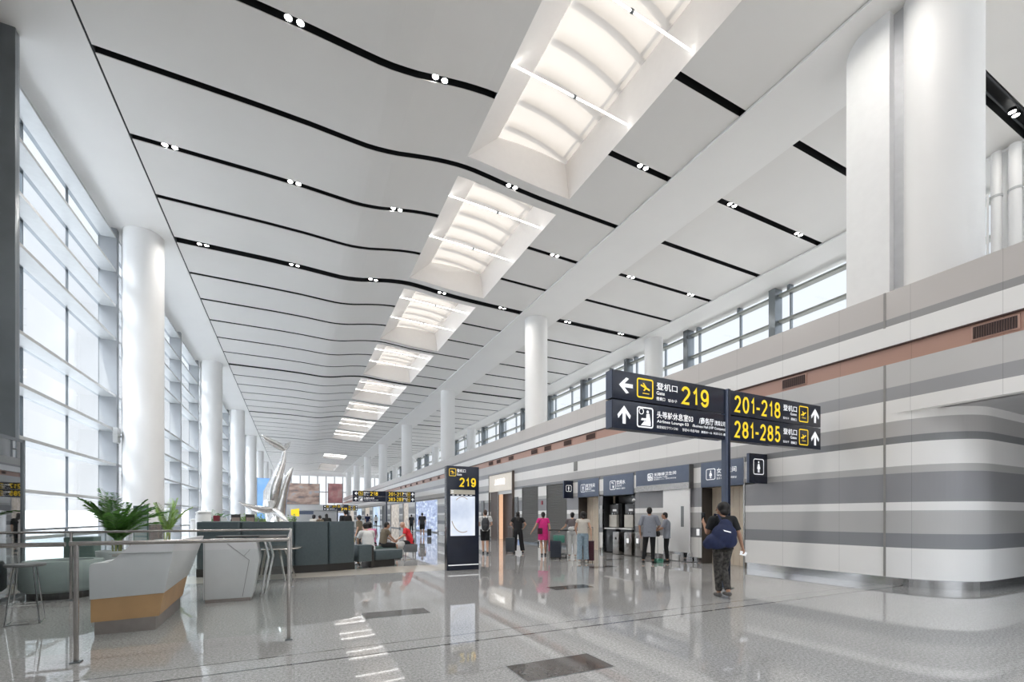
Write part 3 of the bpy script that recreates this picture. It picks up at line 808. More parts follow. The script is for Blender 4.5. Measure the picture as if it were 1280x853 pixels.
# drinking water recess
d = bpy.data.objects.new('wall_niche', None); COL.objects.link(d); d.location = (XW+.4, 13.9, 0); W[d.name] = Matrix.Translation(d.location); struct(d)
m = MB().box(XW+.75, XW+.8, 12.9, 14.9, 0, 2.3).box(XW, XW+.8, 12.97, 13.02, 0, 2.3).box(XW, XW+.8, 12.9, 14.9, 2.28, 2.33)
m.build('back_panel', mat('niche_steel', (.36, .36, .37), .3, metal=.6, var=.1, scale=2), d)
MB().box(XW, XW+.8, 14.815, 14.9, 0, 2.3).build('side_panel', M_BLACK, d)
def dispenser(y0, y1, label):
    t = thing('water_dispenser', label, 'water dispenser', (XW+.35, (y0+y1)/2, 0))
    MB().box(XW+.06, XW+.6, y0, y1, .04, .95).build('cabinet', M_SCREEN, t, bevel=.01)
    MB().box(XW+.0, XW+.62, y0-.03, y1+.03, .95, 1.0).build('drip_tray', M_WHITE, t, bevel=.008)
    MB().box(XW+.36, XW+.62, y0, y1, 1.0, 1.98).build('tower', M_BLACK, t, bevel=.01)
    MB().box(XW+.22, XW+.36, y0+.16, y1-.02, 1.03, 1.52).build('front_panel', mat('warm_white_plastic', (.62, .60, .55), .4), t, bevel=.01)
    MB().box(XW+.26, XW+.36, y0+.10, y1-.02, 1.55, 1.93).build('control_panel', mat('control_grey', (.11, .11, .115), .25), t, bevel=.006)
    MB().lathe([(.035, 0), (.035, .01)], (XW+.3, y0+.2, 1.93), 10).build('lamp', M_WTXT, t)
    for q in (.22, .36): MB().tube([(XW+.18, y0+q, 1.6), (XW+.18, y0+q, 1.53)], .015, 8).build('tap', M_CHROME, t)
    MB().box(XW+.245, XW+.26, y0+.2, y0+.42, 1.66, 1.74).build('display', mat('pale_display', (.6, .6, .6), .3, emit=.2), t)
dispenser(14.15, 14.78, 'black drinking water machine in the niche, the one beside the dark side wall')
dispenser(13.18, 13.85, 'black drinking water machine in the niche, the one nearer the accessible toilet')
def steel_bin(x0, x1, y0, y1, z, label, paper):
    t = thing('steel_bin', label, 'bin', ((x0+x1)/2, (y0+y1)/2, 0))
    MB().box(x0, x1, y0, y1, .02, z).build('body', M_STEEL, t, bevel=.01)
    MB().box(x0+.02, x1, y0+.02, y1-.02, z, z+.015).build('lid', M_CHROME, t)
    if paper: MB().box(x0-.004, x0, (y0+y1)/2-.06, (y0+y1)/2+.06, z*.55, z*.75).build('notice_paper', M_WTXT, t)
    else: MB().lathe([(.0, 0), (.045, 0), (.045, .01), (0, .01)], (0, 0, 0), 14).build('hole', M_BLACK, t, world=False).matrix_local = Matrix.Translation((x0-(x0+x1)/2-.004, 0, z*.72)) @ Matrix.Rotation(PI/2, 4, 'Y')
steel_bin(11.05, 11.32, 13.55, 13.9, .86, 'narrow brushed steel bin with round black hole before the water machines', False)
steel_bin(11.02, 11.32, 12.82, 13.2, .86, 'wider brushed steel bin with white notice beside the water machines', True)
steel_bin(11.1, 11.325, 12.42, 12.74, .88, 'plain steel cabinet on the striped wall next to the bin with notice', True)
tag(MB().tube([(XW-.05, 12.9, 2.05), (XW-.16, 12.85, 2.05)], .02, 8).ell((XW-.17, 12.84, 2.05), (.06, .06, .06)).build('security_camera', M_WHITE, smooth=True), 'small white security camera on pillar beside the drinking water niche', 'camera')
tag(MB().box(XW-.03, XW, 14.9, 15.06, 1.0, 1.9).build('intercom', M_FIN, bevel=.006), 'slim pale control strip on white pillar beside mens doorway', 'control panel')

# accessible toilet sliding door
d = bpy.data.objects.new('door_3', None); COL.objects.link(d); d.location = (XW-.1, 10.9, 0); W[d.name] = Matrix.Translation(d.location); struct(d)
MB().box(XW-.14, XW-.09, 10.30, 11.42, .30, 2.33).build('door_leaf', mat('door_white', (.88, .88, .88), .3, var=.01), d, bevel=.004)
MB().box(XW-.145, XW-.135, 10.52, 10.64, 1.12, 1.78).build('window_slot', mat('slot_grey', (.25, .26, .27), .2), d)
MB().box(XW-.13, XW-.005, 10.30, 11.42, .02, .30).build('kick_panel', M_CHROME, d)
MB().box(XW-.16, XW-.14, 10.72, 11.0, .02, .22).build('control_box', M_WHITE, d)
tag(MB().box(XW-.02, XW, 10.03, 10.13, .86, 1.06).build('call_button', M_WTXT, bevel=.004), 'small white call button on grey stripe beside accessible toilet door', 'button')

# lounge entrance with beige illuminated sign
t = thing('shop_sign', 'large cream lightbox sign with white characters above brown doors', 'sign', (XW, 24.9, 3.0))
MB().box(XW-.06, XW+.1, 23.15, 26.65, 3.0, 4.03).build('sign_board', mat('cream_lightbox', (.78, .72, .64), .35, emit=.12, var=.02), t, bevel=.006)
MB().box(XW-.14, XW-.0, 23.08, 23.15, .0, 4.08).box(XW-.08, XW-.0, 26.65, 26.69, .0, 4.08).box(XW-.1, XW, 23.1, 26.69, 4.03, 4.06).build('frame', mat('bronze_frame', (.16, .13, .11), .35, metal=.5), t)
B = Board((XW-.06, 26.65, 3.0), (0, -1, 0), (0, 0, 1)); m = MB(); B.text(m, '上井茶馆', .85, .38, 1.55, .38); m.build('lettering', mat('lit_letters', (1, 1, .97), .5, emit=.8), t)
d = bpy.data.objects.new('door_4', None); COL.objects.link(d); d.location = (XW+.3, 24.9, 0); W[d.name] = Matrix.Translation(d.location); struct(d)
MB().box(XW+.02, XW+.06, 25.35, 26.55, 0, 3.).build('door_leaf', M_BROWN, d); MB().box(XW+.3, XW+.34, 24.0, 25.3, 0, 2.85).build('door_leaf', M_BROWN, d)
MB().box(XW-.02, XW+.02, 25.28, 25.36, 0, 3.0).build('frame', M_STEEL, d)
MB().box(XW+.02, XW+.06, 23.2, 25.3, 2.8, 3.0).build('head_panel', M_WHITE, d)
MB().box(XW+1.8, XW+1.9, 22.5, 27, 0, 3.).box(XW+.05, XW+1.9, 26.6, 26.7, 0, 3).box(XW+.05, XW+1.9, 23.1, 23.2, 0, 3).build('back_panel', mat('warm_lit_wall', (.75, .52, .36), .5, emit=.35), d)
tag(MB().box(XW-.07, XW-.01, 22.55, 22.95, 1.3, 2.55).box(XW-.08, XW-.07, 22.65, 22.85, 2.0, 2.4).build('wall_terminal', mat('terminal_grey', (.17, .18, .19), .25), bevel=.008), 'tall dark grey terminal panel on the wall beside cream shop sign', 'terminal')
tag(MB().box(XW-.07, XW-.01, 27.6, 28.0, 1.3, 2.5).build('wall_terminal', mat('terminal_grey2', (.24, .25, .26), .25), bevel=.008), 'tall grey terminal panel on the wall behind person with black backpack', 'terminal')

# shallow fronts for the farther openings
M_AD = poster_material('blue_city_poster', [(.16, .22, .40), (.35, .42, .60), (.72, .78, .88)], 1.6, .35, (1, .6, 2))
M_AD2 = poster_material('pale_blue_poster', [(.35, .50, .68), (.55, .68, .80), (.8, .84, .86)], .8, .3)
M_AD3 = poster_material('warm_shop_display', [(.35, .30, .27), (.6, .52, .44), (.85, .8, .72)], 2.4, .2)
fronts = [(29.5, 33.0, 2.9, M_BROWN, 'dark brown shop front'), (38.4, 46.6, 2.96, M_AD, 'long lit blue city skyline poster wall behind the walking man'), (49.5, 52.5, 2.96, M_AD3, None), (54.5, 60, 2.96, M_AD3, None), (62, 66, 2.96, M_SHUT, None),
          (68, 75, 2.96, M_AD2, None), (78, 84, 2.96, M_AD3, None), (88, 96, 2.96, M_AD2, None), (100, 108, 2.96, M_AD3, None)]
names = ['brown panelled shop front beyond the cream lightbox sign', 'long lit blue skyline poster behind the man walking away', 'narrow warm shop display past the blue skyline poster', 'wide warm shop display between the poster and the grey shutter',
         'closed grey front halfway down the far shops', 'pale blue lit poster on the far right shop wall', 'warm lit shop front past the pale blue poster', 'second pale blue poster, far down the hall', 'last warm shop front before the end wall']
for (a, b, z, mt, _), nm in zip(fronts, names):
    t = thing('shop_showcase', nm, 'shop front', (XW+.1, (a+b)/2, 0))
    MB().box(XW+.1, XW+.14, a, b, .1, z).build('display_panel', mt, t)
    MB().box(XW-.01, XW+.12, a-.06, a+.06, 0, z).box(XW-.01, XW+.12, b-.06, b+.06, 0, z).box(XW, XW+.1, a, b, 0, .1).build('frame', M_STEELP, t)

# ------------------------------------------------------------------ end wall
struct(MB().box(-7.2, 40, YE, YE+.4, 0, 4.2).box(-7.2, 40, YE-1.5, YE, 3.0, 4.4).box(-7.2, 22, YE, YE+.4, 11.7, 14).build('wall_far', M_WHITE))
f = MB().box(-7, 22, YE+.1, YE+.16, 7.6, 7.8)
for i in range(15): f.box(-6.8+2*i, -6.6+2*i, YE+.05, YE+.2, 4.2, 11.7)
struct(f.build('window_3', M_STEELP)); 
M_BILL = poster_material('landscape_billboard', [(.16, .20, .24), (.50, .34, .28), (.72, .55, .46), (.55, .60, .68)], .35, .0, (1, 1, 2.4))
M_BILL2 = poster_material('red_building_billboard', [(.35, .16, .17), (.62, .30, .29), (.66, .55, .52)], .4)
def billboard(x0, x1, y, z0, z1, m, label):
    t = thing('billboard', label, 'billboard', ((x0+x1)/2, y, z0))
    MB().box(x0, x1, y, y+.12, z0, z1).build('picture_panel', m, t)
    MB().box(x0-.12, x0, y-.03, y+.15, z0-.1, z1+.1).box(x1, x1+.12, y-.03, y+.15, z0-.1, z1+.1).box(x0, x1, y-.03, y+.15, z0-.12, z0).build('frame', M_STEELP, t)
billboard(-2.1, 5.6, YE-1.8, 4.5, 9.6, M_BILL, 'wide landscape billboard high on the end wall of the hall')
billboard(7.7, 11.0, YE-1.8, 4.9, 9.8, M_BILL2, 'billboard with a red building high on the end wall')
M_SKYP = poster_material('blue_sky_poster', [(.10, .25, .62), (.22, .42, .78), (.5, .66, .88)], .25, .25)
t = thing('banner_poster', 'tall blue sky poster between the column row and the silver whale', 'poster', (-2.9, 50, 1.2))
MB().box(-3.25, -2.1, 50, 50.12, 1.2, 5.2).build('picture_panel', M_SKYP, t)
MB().box(-3.31, -3.25, 49.98, 50.14, 0, 5.26).box(-2.1, -2.04, 49.98, 50.14, 0, 5.26).build('frame', M_STEELP, t)
struct(MB().box(-7.2, -6.6, YB, YE, H0+10.88, H0+14).build('wall_left_fascia', M_SOFFIT))

# ------------------------------------------------------------------ floor service plates
plates = [(1.84, 2.78, 3.48, 3.93, 'dark stone plate set in the floor, closest to the expansion joint'), (.91, 1.84, 6.62, 7.02, 'dark stone plate in the floor before the kiosk with 219'),
          (4.63, 5.55, 7.56, 7.97, 'dark stone plate in the floor, midway between kiosk and navy bag walker'), (7.5, 8.42, 10.3, 10.72, 'dark stone plate in the floor by the woman in jeans'),
          (9.3, 10.2, 12.0, 12.3, 'dark stone plate in the floor before the drinking water niche')]
for a, b, c, d_, lab in plates:
    t = thing('floor_plate', lab, 'floor plate', ((a+b)/2, (c+d_)/2, 0), 0, None)
    MB().box(a, b, c, d_, -.01, .0025).build('plate', mat('dark_brown_stone', (.085, .075, .07), .06, var=.15, scale=30), t)
    MB().box(a-.006, a, c, d_, -.01, .003).box(b, b+.006, c, d_, -.01, .003).box(a, b, c-.006, c, -.01, .003).box(a, b, d_, d_+.006, -.01, .003).build('edge_strip', M_STEELD, t)
#PART2

# ================================================================== sign gantries
def tx(B, pb, *a):
    m = MB(); B.text(m, *a); m.build('wording', M_WTXT, pb)
def gantry(x0, xp, x1, y, z0, z1, th, label, detail, rows):
    t = thing('direction_sign', label, 'sign', (xp, y, 0))
    zm = (z0+z1)/2
    MB().box(xp-.055, xp+.055, y-.045, y+.08, 0, z1).build('pole', M_NAVYS, t, bevel=.006)
    MB().box(xp-.01, xp+.058, y-.05, y+.0, 0, z1+.01).build('pole_cover', M_NAVY, t, bevel=.004)
    MB().lathe([(.16, 0), (.16, .012), (.0, .014)], (xp, y+.03, 0), 24).build('base_plate', M_STEELD, t)
    faces = []
    for (a, b, c, d) in ((x0, xp-.07, zm+.01, z1), (x0, xp-.07, z0, zm-.01), (xp+.075, x1, zm+.01, z1), (xp+.075, x1, z0, zm-.01)):
        pb = MB().box(a, b, y-.02, y+th, c, d).build('sign_panel', M_NAVY, t, bevel=.006)
        MB().box(a-.008, a, y-.01, y+th-.01, c+.01, d-.01).build('side_cap', M_NAVYS, t)
        faces.append((Board((a, y-.02, c), (1, 0, 0), (0, 0, 1)), b-a, d-c, pb))
    for k, (B, w, h, pb) in enumerate(faces):
        wm = MB(); ym = MB(); am = MB(); pm = MB(); row = rows[k]
        ic = .62*h
        if k == 0:
            B.arrow(am, .07*w+.10, h*.5, .62*h, PI/2, .1)
            B.rrect(pm, .36+.20, .17*h, .36, .66*h, .028, .1); B.plane(pm, .59, .20*h, .30, False)
            tx(B, pb, '登机口', 1.01, .53*h, .52, .27*h); tx(B, pb, 'Gate', 1.01, .35*h, .20, .13*h)
            tx(B, pb, '搭乗口', 1.01, .14*h, .21, .13*h); tx(B, pb, '탑승구', 1.30, .14*h, .22, .11*h)
            B.digits(ym, row, 1.60, .13*h, .80, .70*h, .054)
        elif k == 1:
            B.arrow(am, .07*w+.06, h*.5, .64*h, 0, .1)
            B.rrect(pm, .56, .14*h, .36, .70*h, .026, .1)
            B.rrect(pm, .60, .60*h, .10, .10, .014, .45)
            B.poly(pm, [(.80+.03*math.cos(2*PI*q/8), .70*h+.03*math.sin(2*PI*q/8)) for q in range(8)])
            B.poly(pm, [(.77, .62*h), (.84, .64*h), (.87, .34*h), (.76, .34*h)]); B.poly(pm, [(.66, .46*h), (.78, .46*h), (.78, .38*h), (.64, .38*h)])
            B.poly(pm, [(.64, .20*h), (.87, .20*h), (.87, .36*h), (.72, .36*h)])
            if detail:
                tx(B, pb, '头等舱休息室03', 1.02, .52*h, .92, .27*h); tx(B, pb, 'Airlines Lounge 03', 1.02, .33*h, .80, .14*h)
                tx(B, pb, '航空会社ラウンジ03', 1.02, .15*h, .52, .11*h); tx(B, pb, '항공사 라운지03', 1.66, .15*h, .44, .11*h)
                tx(B, pb, '/商务厅', 2.10, .50*h, .40, .27*h); tx(B, pb, '（贵宾公司）', 2.52, .52*h, .34, .20*h)
                tx(B, pb, '/Business Hall (VIP Company)', 1.92, .33*h, .92, .13*h)
                tx(B, pb, '商務ホール', 2.16, .15*h, .30, .10*h); tx(B, pb, '비즈니스 홀', 2.50, .15*h, .34, .10*h)
            else:
                tx(B, pb, '头等舱休息室', 1.02, .5*h, 1.0, .3*h); tx(B, pb, 'Airlines Lounge', 1.02, .22*h, 1.4, .16*h)
        else:
            o = w-3.08
            B.digits(ym, row, .10, .13*h, 1.52, .70*h, .050)
            tx(B, pb, '登机口', 1.70+o*.5, .52*h, .48, .27*h); tx(B, pb, 'Gates', 1.95+o*.5, .36*h, .22, .12*h)
            tx(B, pb, '탑승구', 1.70+o*.5, .15*h, .20, .10*h); tx(B, pb, '搭乗口', 1.97+o*.5, .13*h, .20, .12*h)
            B.rrect(pm, w-.80, .15*h, .31, .68*h, .024, .08); B.plane(pm, w-.78, .22*h, .26, True)
            B.arrow(am, w-.22, h*.5, .66*h, 0, .1)
        if wm.v: wm.build('wording', M_WTXT, pb)
        if ym.v: ym.build('gate_number', M_YEL, pb)
        am.build('arrow', M_WTXT, pb); pm.build('pictogram', M_WTXT if k == 1 else M_YEL, pb)
gantry(4.98, 7.88, 11.02, 6.30, 3.0, 4.02, .16, 'large navy gate sign on a pole reading 219, 201-218 and 281-285', True, ['219', '', '201-218', '281-285'])
gantry(5.1, 8.3, 11.15, 46., 2.92, 3.97, .16, 'distant navy gate sign on thin pole beyond the seats', False, ['218', '', '201-217', '283-285'])
gantry(4.9, 8.1, 11.1, 92., 2.6, 3.6, .16, 'faint farthest navy gate sign near the end of the hall', False, ['217', '', '201-216', '283-285'])

# ------------------------------------------------------------------ kiosks with gate number
M_SCR = poster_material('kiosk_screen_picture', [(.42, .48, .60), (.60, .65, .74), (.74, .76, .80)], .9, .35)
def kiosk(x, y, w, h, num, label):
    t = thing('information_kiosk', label, 'kiosk', (x+w/2, y, 0))
    MB().box(x, x+w, y, y+.24, .0, h).build('body', M_NAVY, t, bevel=.008)
    MB().box(x-.006, x, y+.09, y+.13, .02, h-.02).build('edge_strip', M_STEEL, t)
    B = Board((x, y, 0), (1, 0, 0), (0, 0, 1)); s_ = h/2.81
    ym = MB(); wm = MB()
    B.rrect(ym, .06, h-.27*s_, .18, .19*s_, .014, .1); B.plane(ym, .075, h-.25*s_, .15, False)
    B.text(wm, '登机口', .27, h-.17*s_, .25, .09*s_); B.text(wm, 'Gate', .27, h-.255*s_, .14, .06*s_)
    B.digits(ym, num, .32, h-.56*s_, .52, .25*s_, .042)
    B.poly(wm, [(.03, .13), (w-.01, .13), (w-.01, .155), (.03, .155)])
    ym.build('yellow_lettering', M_YEL, t); wm.build('white_lettering', M_WTXT, t)
    MB().box(x+.09, x+w-.12, y-.004, y+.01, h-.76*s_, h-.64*s_).build('label_strip', mat('strip_beige', (.46, .43, .36), .4, emit=.1), t)
    l = MB(); Bl = Board((x, y-.004, 0), (1, 0, 0), (0, 0, 1))
    for q in range(3): Bl.poly(l, [(.11, h-(.675+.03*q)*s_), (.18, h-(.675+.03*q)*s_), (.18, h-(.66+.03*q)*s_), (.11, h-(.66+.03*q)*s_)])
    for q in range(5): Bl.poly(l, [(.14+.125*q, h-.79*s_), (.20+.125*q, h-.79*s_), (.20+.125*q, h-.775*s_), (.14+.125*q, h-.775*s_)])
    l.build('small_marks', M_WTXT, t)
    MB().box(x+.09, x+w-.12, y-.005, y+.01, h-1.88*s_, h-.81*s_).build('screen', M_SCR, t)
    rg = MB(); cx = .44; cz = h-1.32*s_
    B2 = Board((x, y-.006, 0), (1, 0, 0), (0, 0, 1))
    B2.stroke(rg, arc(cx, cz, .33, .47*s_, 200, 292, 10), .022); B2.stroke(rg, arc(cx-.02, cz, .30, .49*s_, 60, 125, 8), .018)
    rg.build('screen_graphic', mat('tan_graphic', (.42, .34, .27), .4, emit=.1), t)
kiosk(3.66, 11.52, .91, 2.81, '219', 'tall navy information kiosk showing gate number 219 and a lit screen')
kiosk(3.35, 42., .95, 2.5, '218', 'distant navy information kiosk with pale screen behind the seat backs')

# ------------------------------------------------------------------ enclosure railing
t = thing('glass_balustrade', 'stainless steel railing with glass infill around the white reception desk', 'railing', (-2, 5.9, 0))
MB().tube([(-4.4, 5.9, 1.175), (-2.03, 5.9, 1.175)], .022, 12).tube([(-2.0, 5.9, 1.18), (-.06, 5.9, 1.18)], .022, 12).build('top_rail', M_STEEL, t, smooth=True)
MB().tube([(-.06, 5.9, 1.18), (-.06, 10.3, 1.18)], .022, 12).build('side_rail', M_STEEL, t, smooth=True)
MB().tube([(-4.4, 10.3, 1.18), (-.06, 10.3, 1.18)], .022, 12).build('top_rail', M_STEEL, t, smooth=True)
for (x, y) in ((-1.95, 5.9), (-.06, 5.9), (-4.38, 5.9), (-.06, 10.3), (-3.47, 10.3), (-4.38, 10.3)):
    m = MB().box(x-.018, x+.018, y-.016, y+.016, 0, 1.17); m.build('post', M_STEEL, t, bevel=.004)
    MB().box(x-.04, x+.04, y-.04, y+.04, 0, .012).build('base_plate', M_STEELD, t)
for (x0, x1, y) in ((-4.33, -2.0, 5.9), (-1.9, -.11, 5.9), (-4.33, -3.52, 10.3), (-3.42, -.11, 10.3)):
    MB().box(x0, x1, y-.006, y+.006, .1, 1.08).build('glass_panel', M_GLASSR, t)
MB().box(-.066, -.054, 5.95, 10.25, .1, 1.08).build('glass_panel', M_GLASSR, t)

# ------------------------------------------------------------------ smoked glass screen, left
t = thing('glass_screen', 'tall smoked glass partition beside bar stools, mirroring the gate sign', 'partition', (-4.5, 7.5, 0))
MB().box(-4.50, -4.47, 3.2, 11.3, .06, 2.82).build('glass_panel', M_DARKG, t)
MB().box(-4.53, -4.45, 3.2, 11.3, 2.80, 2.85).box(-4.53, -4.45, 3.2, 11.3, 0, .06).box(-4.53, -4.45, 11.26, 11.33, 0, 2.85).build('frame', M_STEELD, t)
MB().box(-5.4, -4.55, 3.2, 11.25, .05, 1.15).build('counter_block', mat('dark_teal_cabinet', (.035, .055, .06), .3), t)

# ------------------------------------------------------------------ reception desk
t = thing('reception_desk', 'white reception desk with oak band and steel plinth behind the railing', 'desk', (-1.8, 7.6, 0))
Mx = Matrix(((1, 0, 0, 0), (0, 0, 1, 7.12), (0, 1, 0, 0), (0, 0, 0, 1)))   # xz outline extruded along y
Pf = [(-2.235, .44), (-1.50, .47), (-1.38, 1.14), (-1.80, 1.14), (-2.02, .905), (-2.06, .885), (-2.19, .885), (-2.225, .87), (-2.24, .83)]
body = MB(); body.prism(Pf, 0, .06, Mx)
# side return running away from the viewer, leaning outwards
body.add([(-1.50, 7.12, .47), (-1.52, 8.75, .52), (-1.32, 8.75, 1.14), (-1.38, 7.12, 1.14), (-1.56, 7.18, .47), (-1.58, 8.75, .52), (-1.38, 8.75, 1.14), (-1.44, 7.18, 1.14)],
         [(0, 1, 2, 3), (4, 7, 6, 5), (0, 3, 7, 4), (1, 5, 6, 2), (3, 2, 6, 7), (0, 4, 5, 1)])
body.build('white_front', M_DESK, t, bevel=.012)
MB().box(-2.235, -2.18, 7.18, 8.75, .1, .87).build('end_panel', M_DESK, t, bevel=.01)
o = MB(); o.add([(-2.225, 7.135, .16), (-1.56, 7.135, .18), (-1.505, 7.135, .47), (-2.225, 7.135, .44), (-2.225, 7.2, .16), (-1.6, 7.2, .18), (-1.55, 7.2, .47), (-2.225, 7.2, .44)],
          [(0, 1, 2, 3), (4, 7, 6, 5), (0, 3, 7, 4), (1, 5, 6, 2), (3, 2, 6, 7), (0, 4, 5, 1)])
o.add([(-1.56, 7.135, .18), (-1.60, 8.72, .20), (-1.535, 8.72, .52), (-1.505, 7.135, .47), (-1.62, 7.2, .18), (-1.66, 8.72, .20), (-1.60, 8.72, .52), (-1.57, 7.2, .47)],
      [(0, 1, 2, 3), (4, 7, 6, 5), (0, 3, 7, 4), (1, 5, 6, 2), (3, 2, 6, 7), (0, 4, 5, 1)])
o.build('oak_band', M_WOOD, t)
MB().prism([(-2.2, 7.17), (-1.60, 7.17), (-1.63, 8.7), (-2.2, 8.7)], 0, .18).build('plinth', M_PLINTH, t)
MB().box(-2.2, -1.45, 7.18, 8.7, .72, .76).build('worktop', M_WHITE, t)
MB().box(-2.15, -1.75, 7.3, 7.7, .76, .78).build('keyboard_tray', M_SCREEN, t)
m = MB(); m.box(-2.05, -1.42, 7.112, 7.119, .985, .990); m.build('joint_line', M_LINE, t)
# second faceted panel
t = thing('faceted_counter', 'grey-white faceted counter panel with thin angular joint lines beside the desk', 'counter', (-1., 9., 0))
Mx2 = Matrix(((1, 0, 0, 0), (0, 0, 1, 8.93), (0, 1, 0, 0), (0, 0, 0, 1)))
MB().prism([(-1.36, .06), (-.66, .06), (-.55, .72), (-.60, 1.00), (-.92, 1.05), (-1.36, 1.05)], 0, .75, Mx2).build('body', M_DESK, t, bevel=.008)
MB().box(-1.34, -.68, 8.96, 9.6, 0, .07).build('plinth', M_PLINTH, t)
B = Board((-1.36, 8.93, 0), (1, 0, 0), (0, 0, 1)); m = MB()
B.stroke(m, [(.34, .99), (.66, .70), (.56, .08)], .008); B.stroke(m, [(.58, .77), (.67, .88)], .006); B.stroke(m, [(.02, .06), (.02, 1.05)], .006)
m.build('joint_line', M_LINE, t)
# high table with bent steel legs
t = thing('high_table', 'dark thin high table on bent chrome legs beside the faceted counter', 'table', (-.7, 9.95, 0))
MB().prism([(-.58, 9.0), (-.30, 9.1), (-.13, 9.3), (-.13, 10.1), (-.4, 10.22), (-1.2, 10.22), (-1.3, 10.1), (-1.3, 9.74), (-.58, 9.72)], 1.06, 1.085).build('tabletop', M_TOE, t, bevel=.008)
MB().tube([(-.50, 9.35, 1.06), (-.42, 9.3, .72), (-.55, 9.35, 0)], .024, 10).build('leg', M_CHROME, t, smooth=True)
MB().tube([(-.45, 9.65, 1.06), (-.36, 9.65, .72), (-.50, 9.7, 0)], .024, 10).build('leg', M_CHROME, t, smooth=True)
MB().tube([(-1.2, 10.0, 1.06), (-1.28, 10.1, 0)], .024, 10).build('leg', M_CHROME, t, smooth=True)
t = thing('side_table', 'low steel-edged table with splayed legs between the railing and curved bench', 'table', (-.6, 11.9, 0))
MB().lathe([(0, .71), (.62, .71), (.64, .725), (.62, .74), (0, .74)], (-.45, 11.75, 0), 32).build('tabletop', M_STEEL, t)
for dx, dy in ((-.2, .3), (.35, .2), (.2, -.4), (-.4, -.25)):
    MB().tube([(-.45+dx*.7, 11.75+dy*.7, .71), (-.45+dx*1.35, 11.75+dy*1.35, 0)], [.035, .02], 10).build('leg', M_STEEL, t, smooth=True)

# ------------------------------------------------------------------ bar stools
def stool(label, loc, rz):
    t = thing('bar_stool', label, 'stool', loc, rz, 'bar stools')
    MB().lathe([(0, .77), (.19, .775), (.205, .79), (.20, .81), (.0, .80)], n=24).build('seat', mat('stool_seat_grey', (.14, .14, .14), .45), t, smooth=True, world=False)
    for a in range(4):
        c, s_ = math.cos(R(45+90*a)), math.sin(R(45+90*a))
        MB().tube([(.13*c, .13*s_, .77), (.225*c, .225*s_, .01)], .009, 8).build('leg', M_CHROME, t, world=False)
    m = MB()
    for a in range(4):
        c, s_ = math.cos(R(45+90*a)), math.sin(R(45+90*a)); c2, s2 = math.cos(R(135+90*a)), math.sin(R(135+90*a))
        m.tube([(.225*c, .225*s_, .012), (.225*c2, .225*s2, .012)], .008, 6)
        m.tube([(.195*c, .195*s_, .26), (.195*c2, .195*s2, .26)], .007, 6)
    m.build('footrest', M_CHROME, t, world=False)
    return t
stool('grey round bar stool on chrome wire legs, the one farther from the camera', (-3.28, 8.35, 0), .2)
stool('grey round bar stool on chrome wire legs, the one closer to the camera', (-3.42, 7.55, 0), .5)
t = thing('bar_table', 'low dark round table on one leg between the smoked glass and the stools', 'table', (-4.0, 8.6, 0))
MB().lathe([(0, .98), (.32, .98), (.33, 1.), (0, 1.01)], (-4.0, 8.6, 0), 28).build('tabletop', M_TOE, t)
MB().tube([(-4.0, 8.6, 0), (-4.0, 8.6, .98)], .03, 10).build('leg', M_STEELD, t); MB().lathe([(.22, 0), (.22, .015), (0, .02)], (-4.0, 8.6, 0), 24).build('base', M_STEELD, t)

# ------------------------------------------------------------------ soft seats
def rounded_block(mb, c, sx, sy, z0, z1, rz=0, r=.05):
    P = []
    for cx, cy, a0 in ((sx/2-r, sy/2-r, 0), (-sx/2+r, sy/2-r, 90), (-sx/2+r, -sy/2+r, 180), (sx/2-r, -sy/2+r, 270)):
        for k in range(5):
            a = R(a0+22.5*k); P.append((cx+r*math.cos(a), cy+r*math.sin(a)))
    mb.prism(P, z0, z1, Matrix.Translation((c[0], c[1], 0)) @ Matrix.Rotation(rz, 4, 'Z'))
t = thing('curved_bench', 'long curved slate green bench with high upholstered back, turned away from the desk', 'bench', (.2, 13., 0))
pts = [(-2.1, 12.78), (-1.17, 12.62), (-.0, 12.60), (.82, 12.72), (1.50, 12.93)]
for k, (a, b) in enumerate(zip(pts, pts[1:])):
    L = math.dist(a, b); an = math.atan2(b[1]-a[1], b[0]-a[0]); cx, cy = (a[0]+b[0])/2, (a[1]+b[1])/2
    nx, ny = -math.sin(an), math.cos(an)
    m = MB(); rounded_block(m, (cx+nx*.11, cy+ny*.11), L-.015, .22, .2, 1.32, an, .07)
    m.build('backrest', M_UPH, t, bevel=.02)
    m = MB(); rounded_block(m, (cx+nx*.5, cy+ny*.5), L-.01, .6, .2, .46, an, .05); m.build('seat', M_UPH, t, bevel=.02)
    m = MB(); m.prism([(a[0]+.0, a[1]+.10), (b[0], b[1]+.10), (b[0]+nx*.7, b[1]+ny*.7), (a[0]+nx*.7, a[1]+ny*.7)], 0, .2); m.build('plinth', M_TOE, t)
m = MB(); rounded_block(m, (1.72, 13.18), .40, .42, .2, .66, .3, .06); m.build('armrest', M_UPH, t, bevel=.02)
t = thing('low_bench', 'low backless slate green bench joined to end of the high-backed curved bench', 'bench', (2.3, 13.5, 0))
m = MB(); rounded_block(m, (2.40, 13.66), .90, .62, .2, .47, .32, .05); m.build('seat', M_UPH, t, bevel=.02)
m = MB(); rounded_block(m, (1.90, 13.30), .10, .5, .04, .60, .3, .03); m.build('divider', M_TOE, t, bevel=.01)
m = MB(); rounded_block(m, (2.22, 13.62), .80, .52, 0, .2, .32, .03); m.build('plinth', M_TOE, t)
t = thing('low_bench', 'slate green bench behind, where the passenger in the olive brown shirt sits', 'bench', (2.6, 15.7, 0))
m = MB(); rounded_block(m, (2.45, 15.6), 1.3, .62, .16, .45, .1, .05); m.build('seat', M_UPHG, t, bevel=.02)
